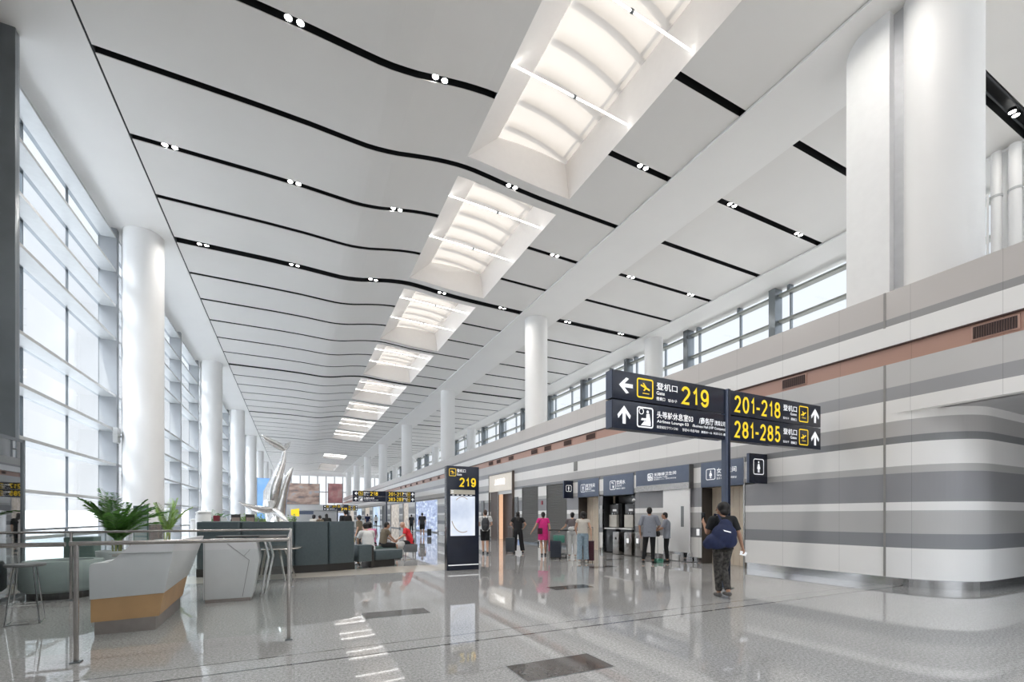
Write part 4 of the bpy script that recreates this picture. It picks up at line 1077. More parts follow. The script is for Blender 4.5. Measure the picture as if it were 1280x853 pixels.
m = MB(); rounded_block(m, (2.45, 15.6), 1.2, .52, 0, .16, .1, .03); m.build('plinth', M_TOE, t)
t = thing('pouf_seat', 'small grey pouf with short legs under the passenger in red', 'pouf', (3.78, 16.4, 0))
m = MB(); rounded_block(m, (3.78, 16.4), .5, .5, .16, .45, .1, .12); m.build('seat', mat('pouf_grey', (.16, .17, .18), .6), t, bevel=.03)
for dx in (-.18, .18):
    for dy in (-.18, .18): MB().tube([(3.78+dx, 16.4+dy, .16), (3.78+dx, 16.4+dy, 0)], .02, 8).build('leg', M_CHROME, t)
t = thing('high_back_seat', 'dark green high-backed seat with rounded corners behind the desk railing', 'seat', (-1.6, 14.6, 0))
m = MB(); m.prism([(-2.3, .25), (-1.0, .25), (-1.0, 1.22), (-1.05, 1.29), (-1.12, 1.32), (-2.2, 1.32), (-2.27, 1.29), (-2.3, 1.22)], 0, .22, Matrix(((1, 0, 0, 0), (0, 0, 1, 14.3), (0, 1, 0, 0), (0, 0, 0, 1)))); m.build('backrest', M_UPHG, t, bevel=.03)
m = MB(); rounded_block(m, (-1.65, 14.8), 1.3, .6, .2, .46, 0, .05); m.build('seat', M_UPHG, t, bevel=.02)
MB().box(-2.2, -1.1, 14.35, 15.05, 0, .2).build('plinth', M_TOE, t)
t = thing('round_sofa', 'low rounded grey-green sofa near the windows beyond the bar stools', 'sofa', (-3.9, 11.6, 0))
m = MB().lathe([(.0, .12), (.52, .12), (.58, .18), (.58, .56), (.53, .66), (.40, .66), (.34, .44), (0, .44)], (-3.78, 10.95, 0), 40); m.build('seat', mat('sofa_grey_green', (.33, .38, .37), .6), t, smooth=True)
MB().lathe([(.48, 0), (.48, .12), (0, .12)], (-3.78, 10.95, 0), 32).build('plinth', M_TOE, t)
t = thing('square_ottoman', 'dark teal square upholstered block by the nearest potted palm', 'ottoman', (-4.1, 12.9, 0))
m = MB(); rounded_block(m, (-4.25, 13.2), .5, .5, .08, 1.0, 0, .05); m.build('seat', M_UPHG, t, bevel=.02); MB().box(-4.45, -4.05, 13., 13.4, 0, .08).build('plinth', M_TOE, t)
t = thing('side_counter', 'low dark counter with pale top between the desk and the potted palm', 'counter', (-2.8, 10.9, 0))
MB().box(-3.0, -2.2, 10.75, 11.25, 0, .70).build('body', M_UPH, t, bevel=.02); MB().box(-3.04, -2.16, 10.71, 11.29, .70, .75).build('worktop', mat('pale_top', (.50, .46, .44), .3), t, bevel=.008)

# ------------------------------------------------------------------ potted palms
def palm(x, y, s_, label, seed, mt, up=0., nf=18):
    rnd = random.Random(seed)
    t = thing('potted_palm', label, 'plant', (x, y, 0))
    MB().lathe([(0, 0), (.20*s_, 0), (.27*s_, .35*s_), (.33*s_, .70*s_), (.33*s_, .75*s_), (.30*s_, .75*s_), (.29*s_, .68*s_), (0, .67*s_)], (x, y, 0), 32).build('planter', M_POT, t, smooth=True)
    zb = .67*s_
    for k in range(7):
        a = 2*PI*k/7+.3; r = .06*s_
        MB().tube([(x+r*math.cos(a), y+r*math.sin(a), zb), (x+1.3*r*math.cos(a), y+1.3*r*math.sin(a), zb+.30*s_)], [.018*s_, .012*s_], 6).build('stem', M_STEM, t)
    for k in range(nf):
        a = 2*PI*k/nf*2.4+rnd.uniform(-.3, .3); L = s_*rnd.uniform(.95, 1.3); out = rnd.uniform(.15, .85)*(1-up)
        m = MB(); P = []
        for i in range(13):
            f = i/12; rr = L*(.10*f+out*f**1.7*.95); zz = zb+.12*s_+L*(f*(1.08-.25*out)-.42*out*f**3)
            P.append(Vector((x+rr*math.cos(a), y+rr*math.sin(a), zz)))
        m.tube(P, [.008*s_*(1-.8*i/12) for i in range(13)], 5)
        for i in range(3, 13):
            d = (P[i]-P[i-1]).normalized(); side = d.cross(Vector((0, 0, 1)))
            if side.length < .05: side = Vector((math.sin(a), -math.cos(a), 0))
            side.normalize(); nn = side.cross(d)
            for sg in (-1, 1):
                for sub in (0, .33, .66):
                    f = (i-sub)/12; ll = .24*s_*(math.sin(PI*min(1, f*.95+.05))**.6)*rnd.uniform(.8, 1.1)+.03
                    p0 = P[i].lerp(P[i-1], sub); q = (d*.75+side*sg*.75+nn*.15).normalized(); tip = p0+q*ll-Vector((0, 0, rnd.uniform(.1, .4)*ll))
                    mid = p0.lerp(tip, .45)+nn*.02*s_; wd = .0065*s_; cr_ = d*wd
                    m.add([p0, mid-cr_, tip, mid+cr_], [(0, 1, 2), (0, 2, 3)])
        m.build('frond', mt, t)
palm(-3.30, 11.9, 1.0, 'big leafy green palm in a white planter beyond the desk railing', 3, M_LEAF, 0, 30)
palm(-3.55, 17.2, .98, 'smaller upright yellow-green palm behind the desk, against the steel column base', 8, M_LEAF2, .45, 12)
palm(-3.8, 28., .95, 'low green palm farther on, behind the white cylinders', 5, M_LEAF, .2, 12)

# ------------------------------------------------------------------ things standing behind the desk
t = thing('menu_board', 'tall dark green menu board standing beside the big palm', 'menu board', (-3.45, 14.2, 0))
MB().box(-3.62, -3.32, 14.2, 14.26, 0, 1.72).build('frame', M_UPHG, t, bevel=.006)
MB().box(-3.595, -3.345, 14.192, 14.2, .6, 1.66).build('board_face', poster_material('menu_face', [(.12, .2, .2), (.3, .36, .36), (.5, .52, .5)], 5, .05, (.3, 1, 3)), t)
def cyl_bin(x, y, r, h, label):
    t = thing('white_canister', label, 'canister', (x, y, 0))
    MB().lathe([(0, 0), (r, 0), (r, h-.12), (r*.94, h-.1), (r*.94, h-.06)], (x, y, 0), 28).build('body', M_WHITE, t, smooth=True)
    MB().lathe([(r, h-.06), (r, h-.02), (r*.7, h), (0, h)], (x, y, 0), 28).build('lid', M_WHITE, t, smooth=True)
cyl_bin(-2.62, 16.2, .17, 1.38, 'white cylindrical canister, the shorter one next to the yellow-green palm')
cyl_bin(-2.34, 15.4, .19, 1.60, 'white cylindrical canister, the bigger one beside the maroon charging post')
t = thing('charging_post', 'slim maroon charging post with white frame behind the desk', 'charging post', (-2.1, 16, 0))
MB().box(-2.19, -2.02, 16, 16.12, 0, 1.48).build('body', mat('maroon_gloss', (.16, .01, .02), .2), t, bevel=.006); MB().box(-2.0, -1.84, 16, 16.1, 0, 1.42).build('side_frame', M_FIN, t, bevel=.006)
t = thing('charging_post', 'short maroon charging post below the brown display boards', 'charging post', (-1.8, 16, 0))
MB().box(-1.86, -1.72, 15.6, 15.7, 0, .98).build('body', mat('maroon_gloss', (.16, .01, .02), .2), t, bevel=.006); MB().box(-1.88, -1.70, 15.58, 15.72, .98, 1.0).build('cap', M_FIN, t)
for x, lab in ((-1.82, 'brown framed display board, the wider one beside the maroon post'), (-1.42, 'brown framed display board, the narrower one by green seat')):
    t = thing('display_board', lab, 'display board', (x+.1, 16.8, 0))
    MB().box(x, x+.26, 16.8, 16.85, .82, 1.52).build('frame', M_TOE, t, bevel=.005); MB().box(x+.02, x+.24, 16.79, 16.8, .86, 1.42).build('board_face', mat('board_tan', (.30, .24, .21), .3), t)
    MB().box(x+.11, x+.15, 16.81, 16.84, 0, .82).build('post', M_STEELD, t); MB().box(x, x+.26, 16.7, 16.95, 0, .02).build('base_plate', M_STEELD, t)
t = thing('planter_box', 'long dark planter box of green shrubs behind the whale sculpture', 'planter', (-1.5, 30, 0))
MB().box(-3.2, .2, 30, 30.5, 0, 1.1).build('box', M_UPHG, t, bevel=.01)
m = MB(); rnd = random.Random(2)
for k in range(900):
    c = Vector((rnd.uniform(-3.1, .1), rnd.uniform(30.02, 30.48), 1.1+abs(rnd.gauss(0, .22))))
    a, b2 = rnd.uniform(0, 6.3), rnd.uniform(-.6, 1.); u_ = Vector((math.cos(a)*math.cos(b2), math.sin(a)*math.cos(b2), math.sin(b2)))*.09; v_ = Vector((-math.sin(a), math.cos(a), .2))*.035
    m.add([c-u_, c-v_, c+u_, c+v_], [(0, 1, 2, 3)])
m.build('foliage', M_LEAF2, t)
t = thing('yellow_sign', 'small bright yellow hanging arrow sign beside the whale sculpture', 'sign', (-.3, 40, 0))
MB().add([(-.25, 40, 1.55), (.35, 40, 1.45), (.35, 40, 2.1), (-.25, 40, 2.0), (-.25, 40.1, 1.55), (.35, 40.1, 1.45), (.35, 40.1, 2.1), (-.25, 40.1, 2.0)], [(0, 1, 2, 3), (4, 7, 6, 5), (0, 3, 7, 4), (1, 5, 6, 2), (3, 2, 6, 7), (0, 4, 5, 1)]).build('sign_board', mat('bright_yellow', (.9, .6, .02), .4, emit=.3), t)
MB().box(-.02, .06, 40.02, 40.08, 0, 1.5).build('post', M_STEELD, t); MB().box(.35, 1.4, 40.02, 40.08, 1.62, 1.9).build('arm_panel', M_NAVYS, t)

# ------------------------------------------------------------------ whale sculpture
def at(u, v, Y):
    D = 505.6-.4358*(u-640); tt = Y/D
    return Vector((tt*(244.8+.9*(u-640)), Y, H0+(646-v)*tt))
t = thing('whale_sculpture', 'giant hammered silver whale sculpture diving head down with raised tail', 'sculpture', (-.8, 25, 0))
m = MB()
cl = [(355.6, 560, 2.4), (355.3, 567, 3.), (353.5, 577, 4.), (350, 587, 5.2), (346.5, 597, 6.8), (343, 607, 8.), (340.8, 617, 8.6), (339.5, 627, 7.8), (339, 634, 5.5), (340, 639, 3)]
m.tube([at(u, v, 25) for u, v, _ in cl], [r*.0393 for _, _, r in cl], 16)
m.build('body', M_SILVER, t, remesh=.045, smoothit=4)
def blade(pts, th):
    """thick leaf through a centre line with widths: pts (u, v, Y, halfwidth px)"""
    mb = MB(); rs = []
    for i, (u, v, Y, hw) in enumerate(pts):
        p = at(u, v, Y); a = at(*pts[max(i-1, 0)][:3]); b = at(*pts[min(i+1, len(pts)-1)][:3]); d = (b-a).normalized()
        q = d.cross(Vector((0, 1, 0))).normalized(); n_ = d.cross(q).normalized(); w_ = hw*.0393; k_ = th*min(1, hw/2)
        rs.append([p+q*w_*math.cos(2*PI*j/10)+n_*k_*math.sin(2*PI*j/10) for j in range(10)])
    mb.rings(rs); return mb
blade([(355.6, 563, 25, 2.6), (350, 558.5, 24.8, 4.2), (342, 554.5, 24.6, 4.2), (334, 550, 24.3, 3.), (327.4, 544.5, 24.1, .5)], .10).build('tail_fluke', M_SILVER, t, smooth=True)
blade([(355.6, 563, 25, 2.6), (359, 557, 25.3, 3.0), (363, 553, 25.7, .5)], .10).build('tail_fluke', M_SILVER, t, smooth=True)
blade([(341, 637, 25, 4), (330, 638, 24.7, 4.6), (318, 635.5, 24.4, 3.6), (308, 632, 24.1, 2.2), (299, 628.5, 24, .4)], .13).build('pectoral_fin', M_SILVER, t, smooth=True)
blade([(341, 637, 25, 4), (347, 641, 24.8, 4), (354, 647, 24.6, 3), (361, 653, 24.4, .8)], .13).build('pectoral_fin', M_SILVER, t, smooth=True)
blade([(344, 655, 25.3, 10), (348, 640, 25.3, 9), (352.5, 622, 25.4, 6.2), (357, 606, 25.4, 4.6), (361, 594, 25.4, 3.6), (366, 585, 25.4, .8)], .22).build('wave_crest', M_SILVER, t, smooth=True)
blade([(340, 650, 25.6, 7), (335, 630, 25.6, 6), (333.5, 615, 25.6, 4), (338, 600, 25.6, 1)], .2).build('wave_crest', M_SILVER, t, smooth=True)
MB().lathe([(0, 0), (1.3, 0), (1.3, .5), (1.1, .6), (.5, .9), (.3, 1.5), (0, 1.6)], (-.75, 25.3, 0), 28).build('base', M_SILVER, t, smooth=True)

# ================================================================== luggage
def suitcase(label, loc, rz, h=.55, w=.36, d=.22, m_=None, handle=.42):
    t = thing('suitcase', label, 'suitcase', loc, rz)
    MB().box(-w/2, w/2, -d/2, d/2, .06, .06+h).build('shell', m_, t, world=False, bevel=.03)
    rb = MB()
    for k in range(5):
        x = -w/2+w*(k+1)/6; rb.box(x-.008, x+.008, -d/2-.006, d/2+.006, .11, .01+h)
    rb.build('shell_ribs', m_, t, world=False)
    MB().box(-w/2-.003, w/2+.003, -.006, .006, .065, .055+h).build('zip_seam', M_RUBBER, t, world=False)
    MB().tube([(-.08, d/2-.03, .06+h), (-.08, d/2-.03, .06+h+handle)], .008, 6).tube([(.08, d/2-.03, .06+h), (.08, d/2-.03, .06+h+handle)], .008, 6).tube([(-.09, d/2-.03, .06+h+handle), (.09, d/2-.03, .06+h+handle)], .013, 8).build('handle', M_STEELD, t, world=False)
    for sx in (-1, 1):
        for sy in (-1, 1):
            MB().tube([(sx*(w/2-.05)-.012, sy*(d/2-.04), .03), (sx*(w/2-.05)+.012, sy*(d/2-.04), .03)], .03, 10).build('wheel', M_RUBBER, t, world=False)
    return t
M_SUITG = mat('suitcase_graphite', (.06, .07, .08), .35); M_SUITB = mat('suitcase_black', (.02, .022, .025), .4); M_SUITR = mat('suitcase_burgundy', (.07, .018, .03), .3); M_SUITN = mat('suitcase_navy', (.03, .038, .055), .35)
suitcase('graphite grey cabin suitcase standing beside the woman dressed in black', (7.62, 15.9, 0), R(-27), .56, .36, .24, M_SUITG)
suitcase('black suitcase pulled by the person in pink', (8.62, 14.35, 0), R(-30), .52, .26, .3, M_SUITB)
suitcase('dark navy suitcase standing by the luggage trolley frame', (8.0, 13.1, 0), R(-35), .56, .36, .24, M_SUITN, .2)
suitcase('burgundy suitcase beside the woman in light blue jeans', (8.45, 11.75, 0), R(-35), .62, .24, .34, M_SUITR)
suitcase('small dark suitcase trailed by the man walking away', (8.85, 32.1, 0), R(-14), .48, .3, .22, M_SUITB, .5)
t = thing('luggage_trolley', 'silver airport luggage trolley with pink side held by woman in white trousers', 'trolley', (8.4, 13.5, 0), R(-38))
def tb(name, pts, r, m_): return MB().tube(pts, r, 8).build(name, m_, t, world=False, smooth=True)
tb('frame', [(-.30, -.3, .12), (-.30, -.3, .95), (.30, -.3, .95), (.30, -.3, .12)], .015, M_CHROME)
tb('frame', [(-.30, -.3, .12), (-.18, .45, .12), (.18, .45, .12), (.30, -.3, .12)], .015, M_CHROME)
MB().box(-.26, .26, -.25, .40, .12, .14).build('platform', M_STEELD, t, world=False)
tb('handle_bar', [(-.33, -.36, .98), (.33, -.36, .98)], .022, M_RUBBER)
MB().box(-.35, -.32, -.34, -.22, .25, .95).build('side_panel', mat('trolley_pink', (.62, .12, .25), .4), t, world=False, bevel=.005)
MB().box(-.2, .2, -.32, -.30, .55, .8).build('ad_panel', mat('trolley_green', (.10, .32, .25), .4), t, world=False, bevel=.005)
for x, y in ((-.26, -.26), (.26, -.26), (0, .4)): MB().tube([(x-.015, y, .06), (x+.015, y, .06)], .06, 14).build('wheel', M_RUBBER, t, world=False)

# ================================================================== people
def person(label, loc, rz, H=1.7, skin=M_SKIN, hair=M_HAIR, hairstyle='short', top=None, sleeve=.55, hem=.90, topw=1., bottom=('pants', None), shoes=M_RUBBER,
           elbows=None, wrists=None, knees=None, ankles=None, pel=(0, 0, .94), chest=(0, .0, 1.27), neck=(0, .0, 1.45), head=(0, .025, 1.585), headturn=0., vox=.011, female=False, extra=None, name='person', bust=None):
    s = H/1.7
    V = lambda p: Vector(p)*s
    P, C, N, HD = V(pel), V(chest), V(neck), V(head)
    sw = (.165 if female else .19)*s
    ax = Vector((1, 0, 0))
    SH = [C.lerp(N, .72)+ax*sw*k for k in (-1, 1)]
    EL = [V(e) for e in (elbows or [(-.23, -.03, 1.12), (.23, -.03, 1.12)])]
    WR = [V(e) for e in (wrists or [(-.25, .04, .86), (.25, .04, .86)])]
    HP = [P+Vector((k*.09*s, 0, -.03*s)) for k in (-1, 1)]
    KN = [V(e) for e in (knees or [(-.10, .02, .49), (.10, .02, .49)])]
    AN = [V(e) for e in (ankles or [(-.11, -.02, .085), (.11, -.02, .085)])]
    w_ = W_off = Matrix.Translation(Vector(loc)) @ Matrix.Rotation(rz, 4, 'Z')
    b = MB()
    b.ell(P, (.155*s, .11*s, .12*s)); b.ell(P.lerp(C, .5), (.125*s, .092*s, .17*s)); b.ell(C, (.15*s, .105*s, .17*s))
    b.capsule(SH[0], SH[1], .055*s, .055*s); b.capsule(C.lerp(N, .7), N.lerp(HD, .45), .06*s, .05*s)
    Rz = Matrix.Rotation(headturn, 3, 'Z'); fwd = Rz @ Vector((0, 1, 0)); fr = Rz @ Vector((1, 0, 0))
    b.ell(HD, (.073*s, .092*s, .108*s), 18, 12, Rz); b.ell(HD+fwd*.03*s-Vector((0, 0, .062*s)), (.052*s, .058*s, .052*s), 14, 9, Rz)
    b.capsule(HD+fwd*.086*s+Vector((0, 0, .012*s)), HD+fwd*.104*s-Vector((0, 0, .022*s)), .009*s, .015*s, 8)
    b.ell(HD+fwd*.082*s-Vector((0, 0, .058*s)), (.024*s, .012*s, .010*s), 10, 6, Rz)
    for k in (-1, 1): b.ell(HD+fr*k*.074*s-Vector((0, 0, .005*s)), (.013*s, .02*s, .03*s), 8, 6, Rz)
    for k in (0, 1):
        b.capsule(SH[k], EL[k], .048*s, .038*s); b.capsule(EL[k], WR[k], .039*s, .025*s)
        d = (WR[k]-EL[k]).normalized(); sd = Vector((0, 1, 0)); sd = (sd-d*sd.dot(d)); sd = sd.normalized() if sd.length > .1 else Vector((1, 0, 0)); nn = d.cross(sd)
        p0 = WR[k]+d*.04*s
        Mh = Matrix((sd, nn, d)).transposed()
        b.ell(p0+d*.012*s, (.040*s, .017*s, .052*s), 12, 8, Mh)
        inn = nn*(-1 if nn.x*(1 if k == 0 else -1) < 0 else 1)
        for j, ln in enumerate((.062, .074, .070, .054)):
            o_ = sd*(.028-.0185*j)*s; q0 = p0+d*.045*s+o_; q1 = q0+(d*.6+inn*.25)*ln*.6*s; q2 = q1+(d*.45+inn*.6)*ln*.55*s
            b.tube([q0-d*.02*s, q0, q1, q2], [.0098*s, .0095*s, .009*s, .0085*s], 7)
        b.tube([p0+sd*.03*s, p0+sd*.052*s+d*.03*s, p0+sd*.056*s+d*.062*s+inn*.012*s], [.012*s, .0105*s, .009*s], 7)
        b.capsule(HP[k], KN[k], .088*s, .056*s); b.capsule(KN[k], AN[k], .058*s, .036*s)
        calf = KN[k].lerp(AN[k], .3); b.ell(calf, (.056*s, .06*s, .09*s), 10, 8)
        b.capsule(AN[k]-Vector((0, 0, .03*s)), AN[k]+Vector((0, .12*s, -.052*s)), .036*s, .028*s)
    b.v = [tuple(w_ @ Vector(v)) for v in b.v]
    root = b.build(name, skin, None, remesh=vox, smoothit=2, origin=loc)
    tag(root, label, 'person')
    def part(mb, nm, m_, vx=None, sm=2, **kw):
        mb.v = [tuple(w_ @ Vector(v)) for v in mb.v]
        return mb.build(nm, m_, root, remesh=vx if vx is not None else vox, smoothit=sm, **kw)
    # hair
    up = Vector((0, 0, 1))
    if hairstyle:
        h = MB()
        h.ell(HD-fwd*.016*s+up*.026*s, (.083*s, .092*s, .096*s), 16, 10, Rz)
        h.ell(HD-fwd*.048*s-up*.015*s, (.074*s, .06*s, .085*s), 14, 9, Rz)
        if hairstyle == 'bob':
            h.ell(HD-fwd*.03*s+up*.03*s, (.106*s, .108*s, .105*s), 16, 10, Rz); h.ell(HD-fwd*.05*s-up*.045*s, (.104*s, .075*s, .078*s), 14, 9, Rz)
        if hairstyle == 'long':
            h.ell(HD-fwd*.05*s-up*.08*s, (.088*s, .05*s, .13*s), 14, 9, Rz); h.tube([HD-fwd*.06*s-up*.1*s, N-fwd*.085*s-up*.02*s, C-fwd*.13*s+up*.04*s], [.08*s, .08*s, .05*s], 12, flat=.5)
        if hairstyle == 'bun': h.ell(HD-fwd*.11*s+up*.06*s, (.038*s,)*3, 12, 8)
        if hairstyle == 'tied': h.tube([HD-fwd*.10*s, HD-fwd*.125*s-up*.07*s, HD-fwd*.11*s-up*.16*s], [.03*s, .026*s, .012*s], 10)
        part(h, 'hair', hair, vx=vox)
    e = MB()
    for k in (-1, 1): e.ell(HD+fwd*.084*s+fr*k*.031*s+up*.008*s, (.011*s, .006*s, .006*s), 8, 6, Rz); e.tube([HD+fwd*.087*s+fr*k*.018*s+up*.028*s, HD+fwd*.083*s+fr*k*.045*s+up*.03*s], .004*s, 5)
    e.v = [tuple(w_ @ Vector(v)) for v in e.v]; e.build('eyes', M_HAIR, root)
    # top
    if top is not None:
        c = MB(); f = .021*s; k_ = topw
        tr_ = (C-P)
        if bottom[0] == 'dress':
            zs = [(P.z-hem*s*0-.0, 0)]
        rs = []
        low = Vector((P.x, P.y, hem*s)) if hem*s < P.z else P.lerp(C, max(0, (hem*s-P.z)/max(.01, C.z-P.z)))
        sections = [(low, .172*k_, .128), (P.lerp(C, .35), .158*k_, .122), (P.lerp(C, .75), .166*k_, .125), (C, .172, .126), (C.lerp(N, .5), .17, .115), (C.lerp(N, .85), .125, .09), (N.lerp(C, .05), .07, .07)]
        sections = [q for i, q in enumerate(sections) if i == 0 or q[0].z > low.z+.02]
        for cpt, rx, ry in sections: rs.append([cpt+Vector((rx*s*math.cos(2*PI*j/20), ry*s*math.sin(2*PI*j/20), 0)) for j in range(20)])
        c.rings(rs)
        c.capsule(SH[0], SH[1], .066*s, .066*s)
        if bottom[0] != 'dress': c.ell(P.lerp(C, .5), (.152*s, .120*s, .20*s), 18, 10); c.ell(C, (.170*s, .128*s, .17*s), 18, 10)
        for k in (0, 1):
            if sleeve <= .05: continue
            if sleeve <= 1:
                end = SH[k].lerp(EL[k], sleeve); c.tube([SH[k], SH[k].lerp(end, .5), end], [.068*s, .068*s, .066*s], 14)
            else:
                end = EL[k].lerp(WR[k], sleeve-1); c.tube([SH[k], EL[k], end], [.064*s, .052*s, .044*s], 14); c.ell(EL[k], (.052*s,)*3, 10, 7)
        part(c, 'shirt' if bottom[0] != 'dress' else 'dress', top)
    kind, mb_ = bottom
    if kind == 'dress': pass
    elif kind:
        c = MB(); c.ell(P-Vector((0, 0, .0)), (.168*s, .126*s, .13*s), 18, 10)
        wdt = {'pants': (.098, .070, .056), 'wide': (.10, .088, .092), 'shorts': (.105, .092, .09), 'slim': (.095, .066, .048)}[kind]
        for k in (0, 1):
            if kind == 'shorts': end = HP[k].lerp(KN[k], .92); c.tube([HP[k], HP[k].lerp(end, .5), end], [wdt[0]*s, .098*s, wdt[2]*s], 16); c.ell(HP[k], (wdt[0]*s,)*3, 12, 8)
            else:
                c.capsule(HP[k], KN[k], wdt[0]*s, wdt[1]*s); end = KN[k].lerp(AN[k], .94); c.tube([KN[k], KN[k].lerp(end, .5), end], [wdt[1]*s, (wdt[1]+wdt[2])/2*s, wdt[2]*s], 14)
        part(c, 'shorts' if kind == 'shorts' else 'trousers', mb_)
    for k in (0, 1):
        c = MB(); a = AN[k]-Vector((0, 0, .035*s)); tz = a+Vector((0, .13*s, -.022*s))
        c.capsule(a+Vector((0, -.03*s, -.012*s)), a+Vector((0, .03*s, -.005*s)), .042*s, .044*s); c.capsule(a+Vector((0, .02*s, -.01*s)), tz, .045*s, .036*s)
        zmin = min(v[2] for v in c.v); lo = a.z-.05*s
        c.v = [(v[0], v[1], max(v[2], lo)) for v in c.v]
        part(c, 'shoe', shoes, vx=min(vox, .010), sm=1)
    return root, w_, s

M_TEEB = mat('black_tee', (.013, .014, .016), .8, scale=30); M_CAMO = mat('dark_patterned_trousers', (.055, .050, .045), .75, var=.9, scale=22)
M_NAVBAG = mat('navy_fabric', (.012, .02, .07), .7, var=.15, scale=12, bump=.15)
M_GREYSH = mat('staff_grey_shirt', (.29, .31, .36), .75, var=.06, scale=25, bump=.1); M_BLKP = mat('black_trousers', (.012, .013, .015), .8)
M_PINK = mat('magenta_dress', (.75, .03, .25), .7, var=.08, scale=20, bump=.1); M_WHT = mat('white_cotton', (.72, .72, .71), .8, var=.04, scale=20, bump=.1)
M_CREAM = mat('cream_blouse', (.66, .62, .56), .7, var=.05, scale=20, bump=.15); M_JEANS = mat('light_blue_denim', (.30, .40, .48), .8, var=.15, scale=18)
M_GREYTOP = mat('taupe_grey_top', (.16, .14, .145), .8); M_OLIVE = mat('olive_brown_tee', (.16, .13, .09), .8); M_RED = mat('bright_red_tee', (.68, .02, .03), .7, var=.1, bump=.1, scale=16)
M_PINKL = mat('soft_pink_top', (.68, .26, .42), .8); M_CHAR = mat('charcoal_tee', (.04, .043, .05), .8); M_SHOEW = mat('white_sneaker', (.70, .69, .66), .6)

# nearest walker
nl = (6.93, 5.62, 0)
_, wm, s = person('person in black tee and patterned dark trousers, walking with a navy bag', nl, R(-24), 1.70, M_SKIN2, M_HAIR, 'bob', M_TEEB, .75, .86, 1.12, ('pants', M_CAMO), mat('canvas_sneaker', (.13, .125, .12), .6),
    elbows=[(-.25, .06, 1.16), (.27, -.05, 1.13)], wrists=[(-.24, .22, 1.33), (.36, .0, .90)], knees=[(-.065, .05, .49), (.04, .04, .49)], ankles=[(-.04, .06, .085), (.03, -.14, .13)], headturn=R(40), vox=.008)
def local(mb, wm_): mb.v = [tuple(wm_ @ Vector(v)) for v in mb.v]; return mb
t = thing('shoulder_bag', 'large slouchy navy fabric bag hanging across the back of the person in black tee', 'bag', tuple(wm @ Vector((-.1, -.25, .9))))
m = MB(); m.ell((-.07, -.19, 1.13), (.23, .09, .20), 18, 12); m.ell((-.19, -.17, 1.02), (.22, .09, .15), 16, 10); m.ell((.03, -.18, 1.02), (.14, .08, .13), 16, 10); m.ell((-.04, -.17, 1.27), (.13, .07, .14), 14, 9); m.ell((-.33, -.14, .97), (.10, .07, .10), 12, 8)
local(m, wm).build('bag_body', M_NAVBAG, t, remesh=.012, smoothit=6)
m = MB().tube([(-.10, -.19, 1.33), (-.13, -.10, 1.48), (-.12, .03, 1.49), (-.13, .14, 1.35)], .022, 8, flat=.5); local(m, wm).build('strap', M_NAVBAG, t, smooth=True)
m = MB(); m.add([(-.14, -.290, 1.22), (.0, -.290, 1.185), (.0, -.288, 1.165), (-.12, -.290, 1.195)], [(0, 1, 2, 3)]); local(m, wm).build('white_logo_tag', M_WTXT, t)
t = thing('smartphone', 'black smartphone raised in the hand of the person in black tee', 'phone', tuple(wm @ Vector((-.22, .26, 1.38))))
local(MB().box(-.26, -.19, .275, .287, 1.37, 1.52), wm).build('phone_body', M_SCREEN, t, bevel=.004); local(MB().box(-.255, -.195, .287, .289, 1.375, 1.515), wm).build('screen', mat('phone_screen', (.10, .12, .14), .1), t)
t = thing('paper_slip', 'white folded paper held low by the person in black tee', 'paper', tuple(wm @ Vector((.38, .0, .80))))
m = MB(); m.add([(.34, .02, .83), (.45, .0, .80), (.43, .02, .735), (.33, .04, .76)], [(0, 1, 2, 3)]); m.add([(.34, .021, .83), (.45, .001, .80), (.44, .08, .80), (.35, .09, .82)], [(0, 1, 2, 3)]); local(m, wm).build('paper_sheet', M_WTXT, t)

# two cleaners
person('taller cleaner in grey shirt and black trousers, back turned, before the accessible toilet', (9.97, 10.75, 0), R(-44), 1.74, M_SKIN2, M_HAIR, 'short', M_GREYSH, .95, .80, 1.2, ('pants', M_BLKP),
       elbows=[(-.29, -.02, 1.13), (.29, .05, 1.14)], wrists=[(-.27, .03, .87), (.22, .24, 1.02)], knees=[(-.13, .02, .5), (.10, .02, .5)], ankles=[(-.18, .0, .085), (.10, .0, .085)], vox=.009)
_, wm2, s2 = person('shorter cleaner in grey shirt facing sideways, looking down by the sliding door', (10.72, 10.78, 0), R(42), 1.60, M_SKIN2, M_HAIR, 'short', M_GREYSH, .95, .80, 1.15, ('pants', M_BLKP),
       elbows=[(-.20, .12, 1.16), (.20, .12, 1.14)], wrists=[(-.14, .34, 1.08), (.12, .34, 1.04)], head=(0, .07, 1.57), neck=(0, .03, 1.44), vox=.009)
t = thing('dustpan', 'long-handled green dustpan with black grip between the two cleaners', 'dustpan', (10.28, 10.72, 0))
MB().tube([(10.28, 10.72, .08), (10.28, 10.72, .86)], .010, 8).build('handle', M_CHROME, t)
MB().lathe([(0, .82), (.05, .82), (.085, .88), (.07, .97), (0, 1.0)], (10.28, 10.72, 0), 16).build('grip', M_RUBBER, t, smooth=True)
MB().box(10.14, 10.42, 10.62, 10.82, .0, .03).box(10.14, 10.16, 10.62, 10.82, 0, .12).box(10.40, 10.42, 10.62, 10.82, 0, .12).box(10.14, 10.42, 10.80, 10.82, 0, .12).build('pan', mat('pan_green', (.12, .34, .26), .5), t)

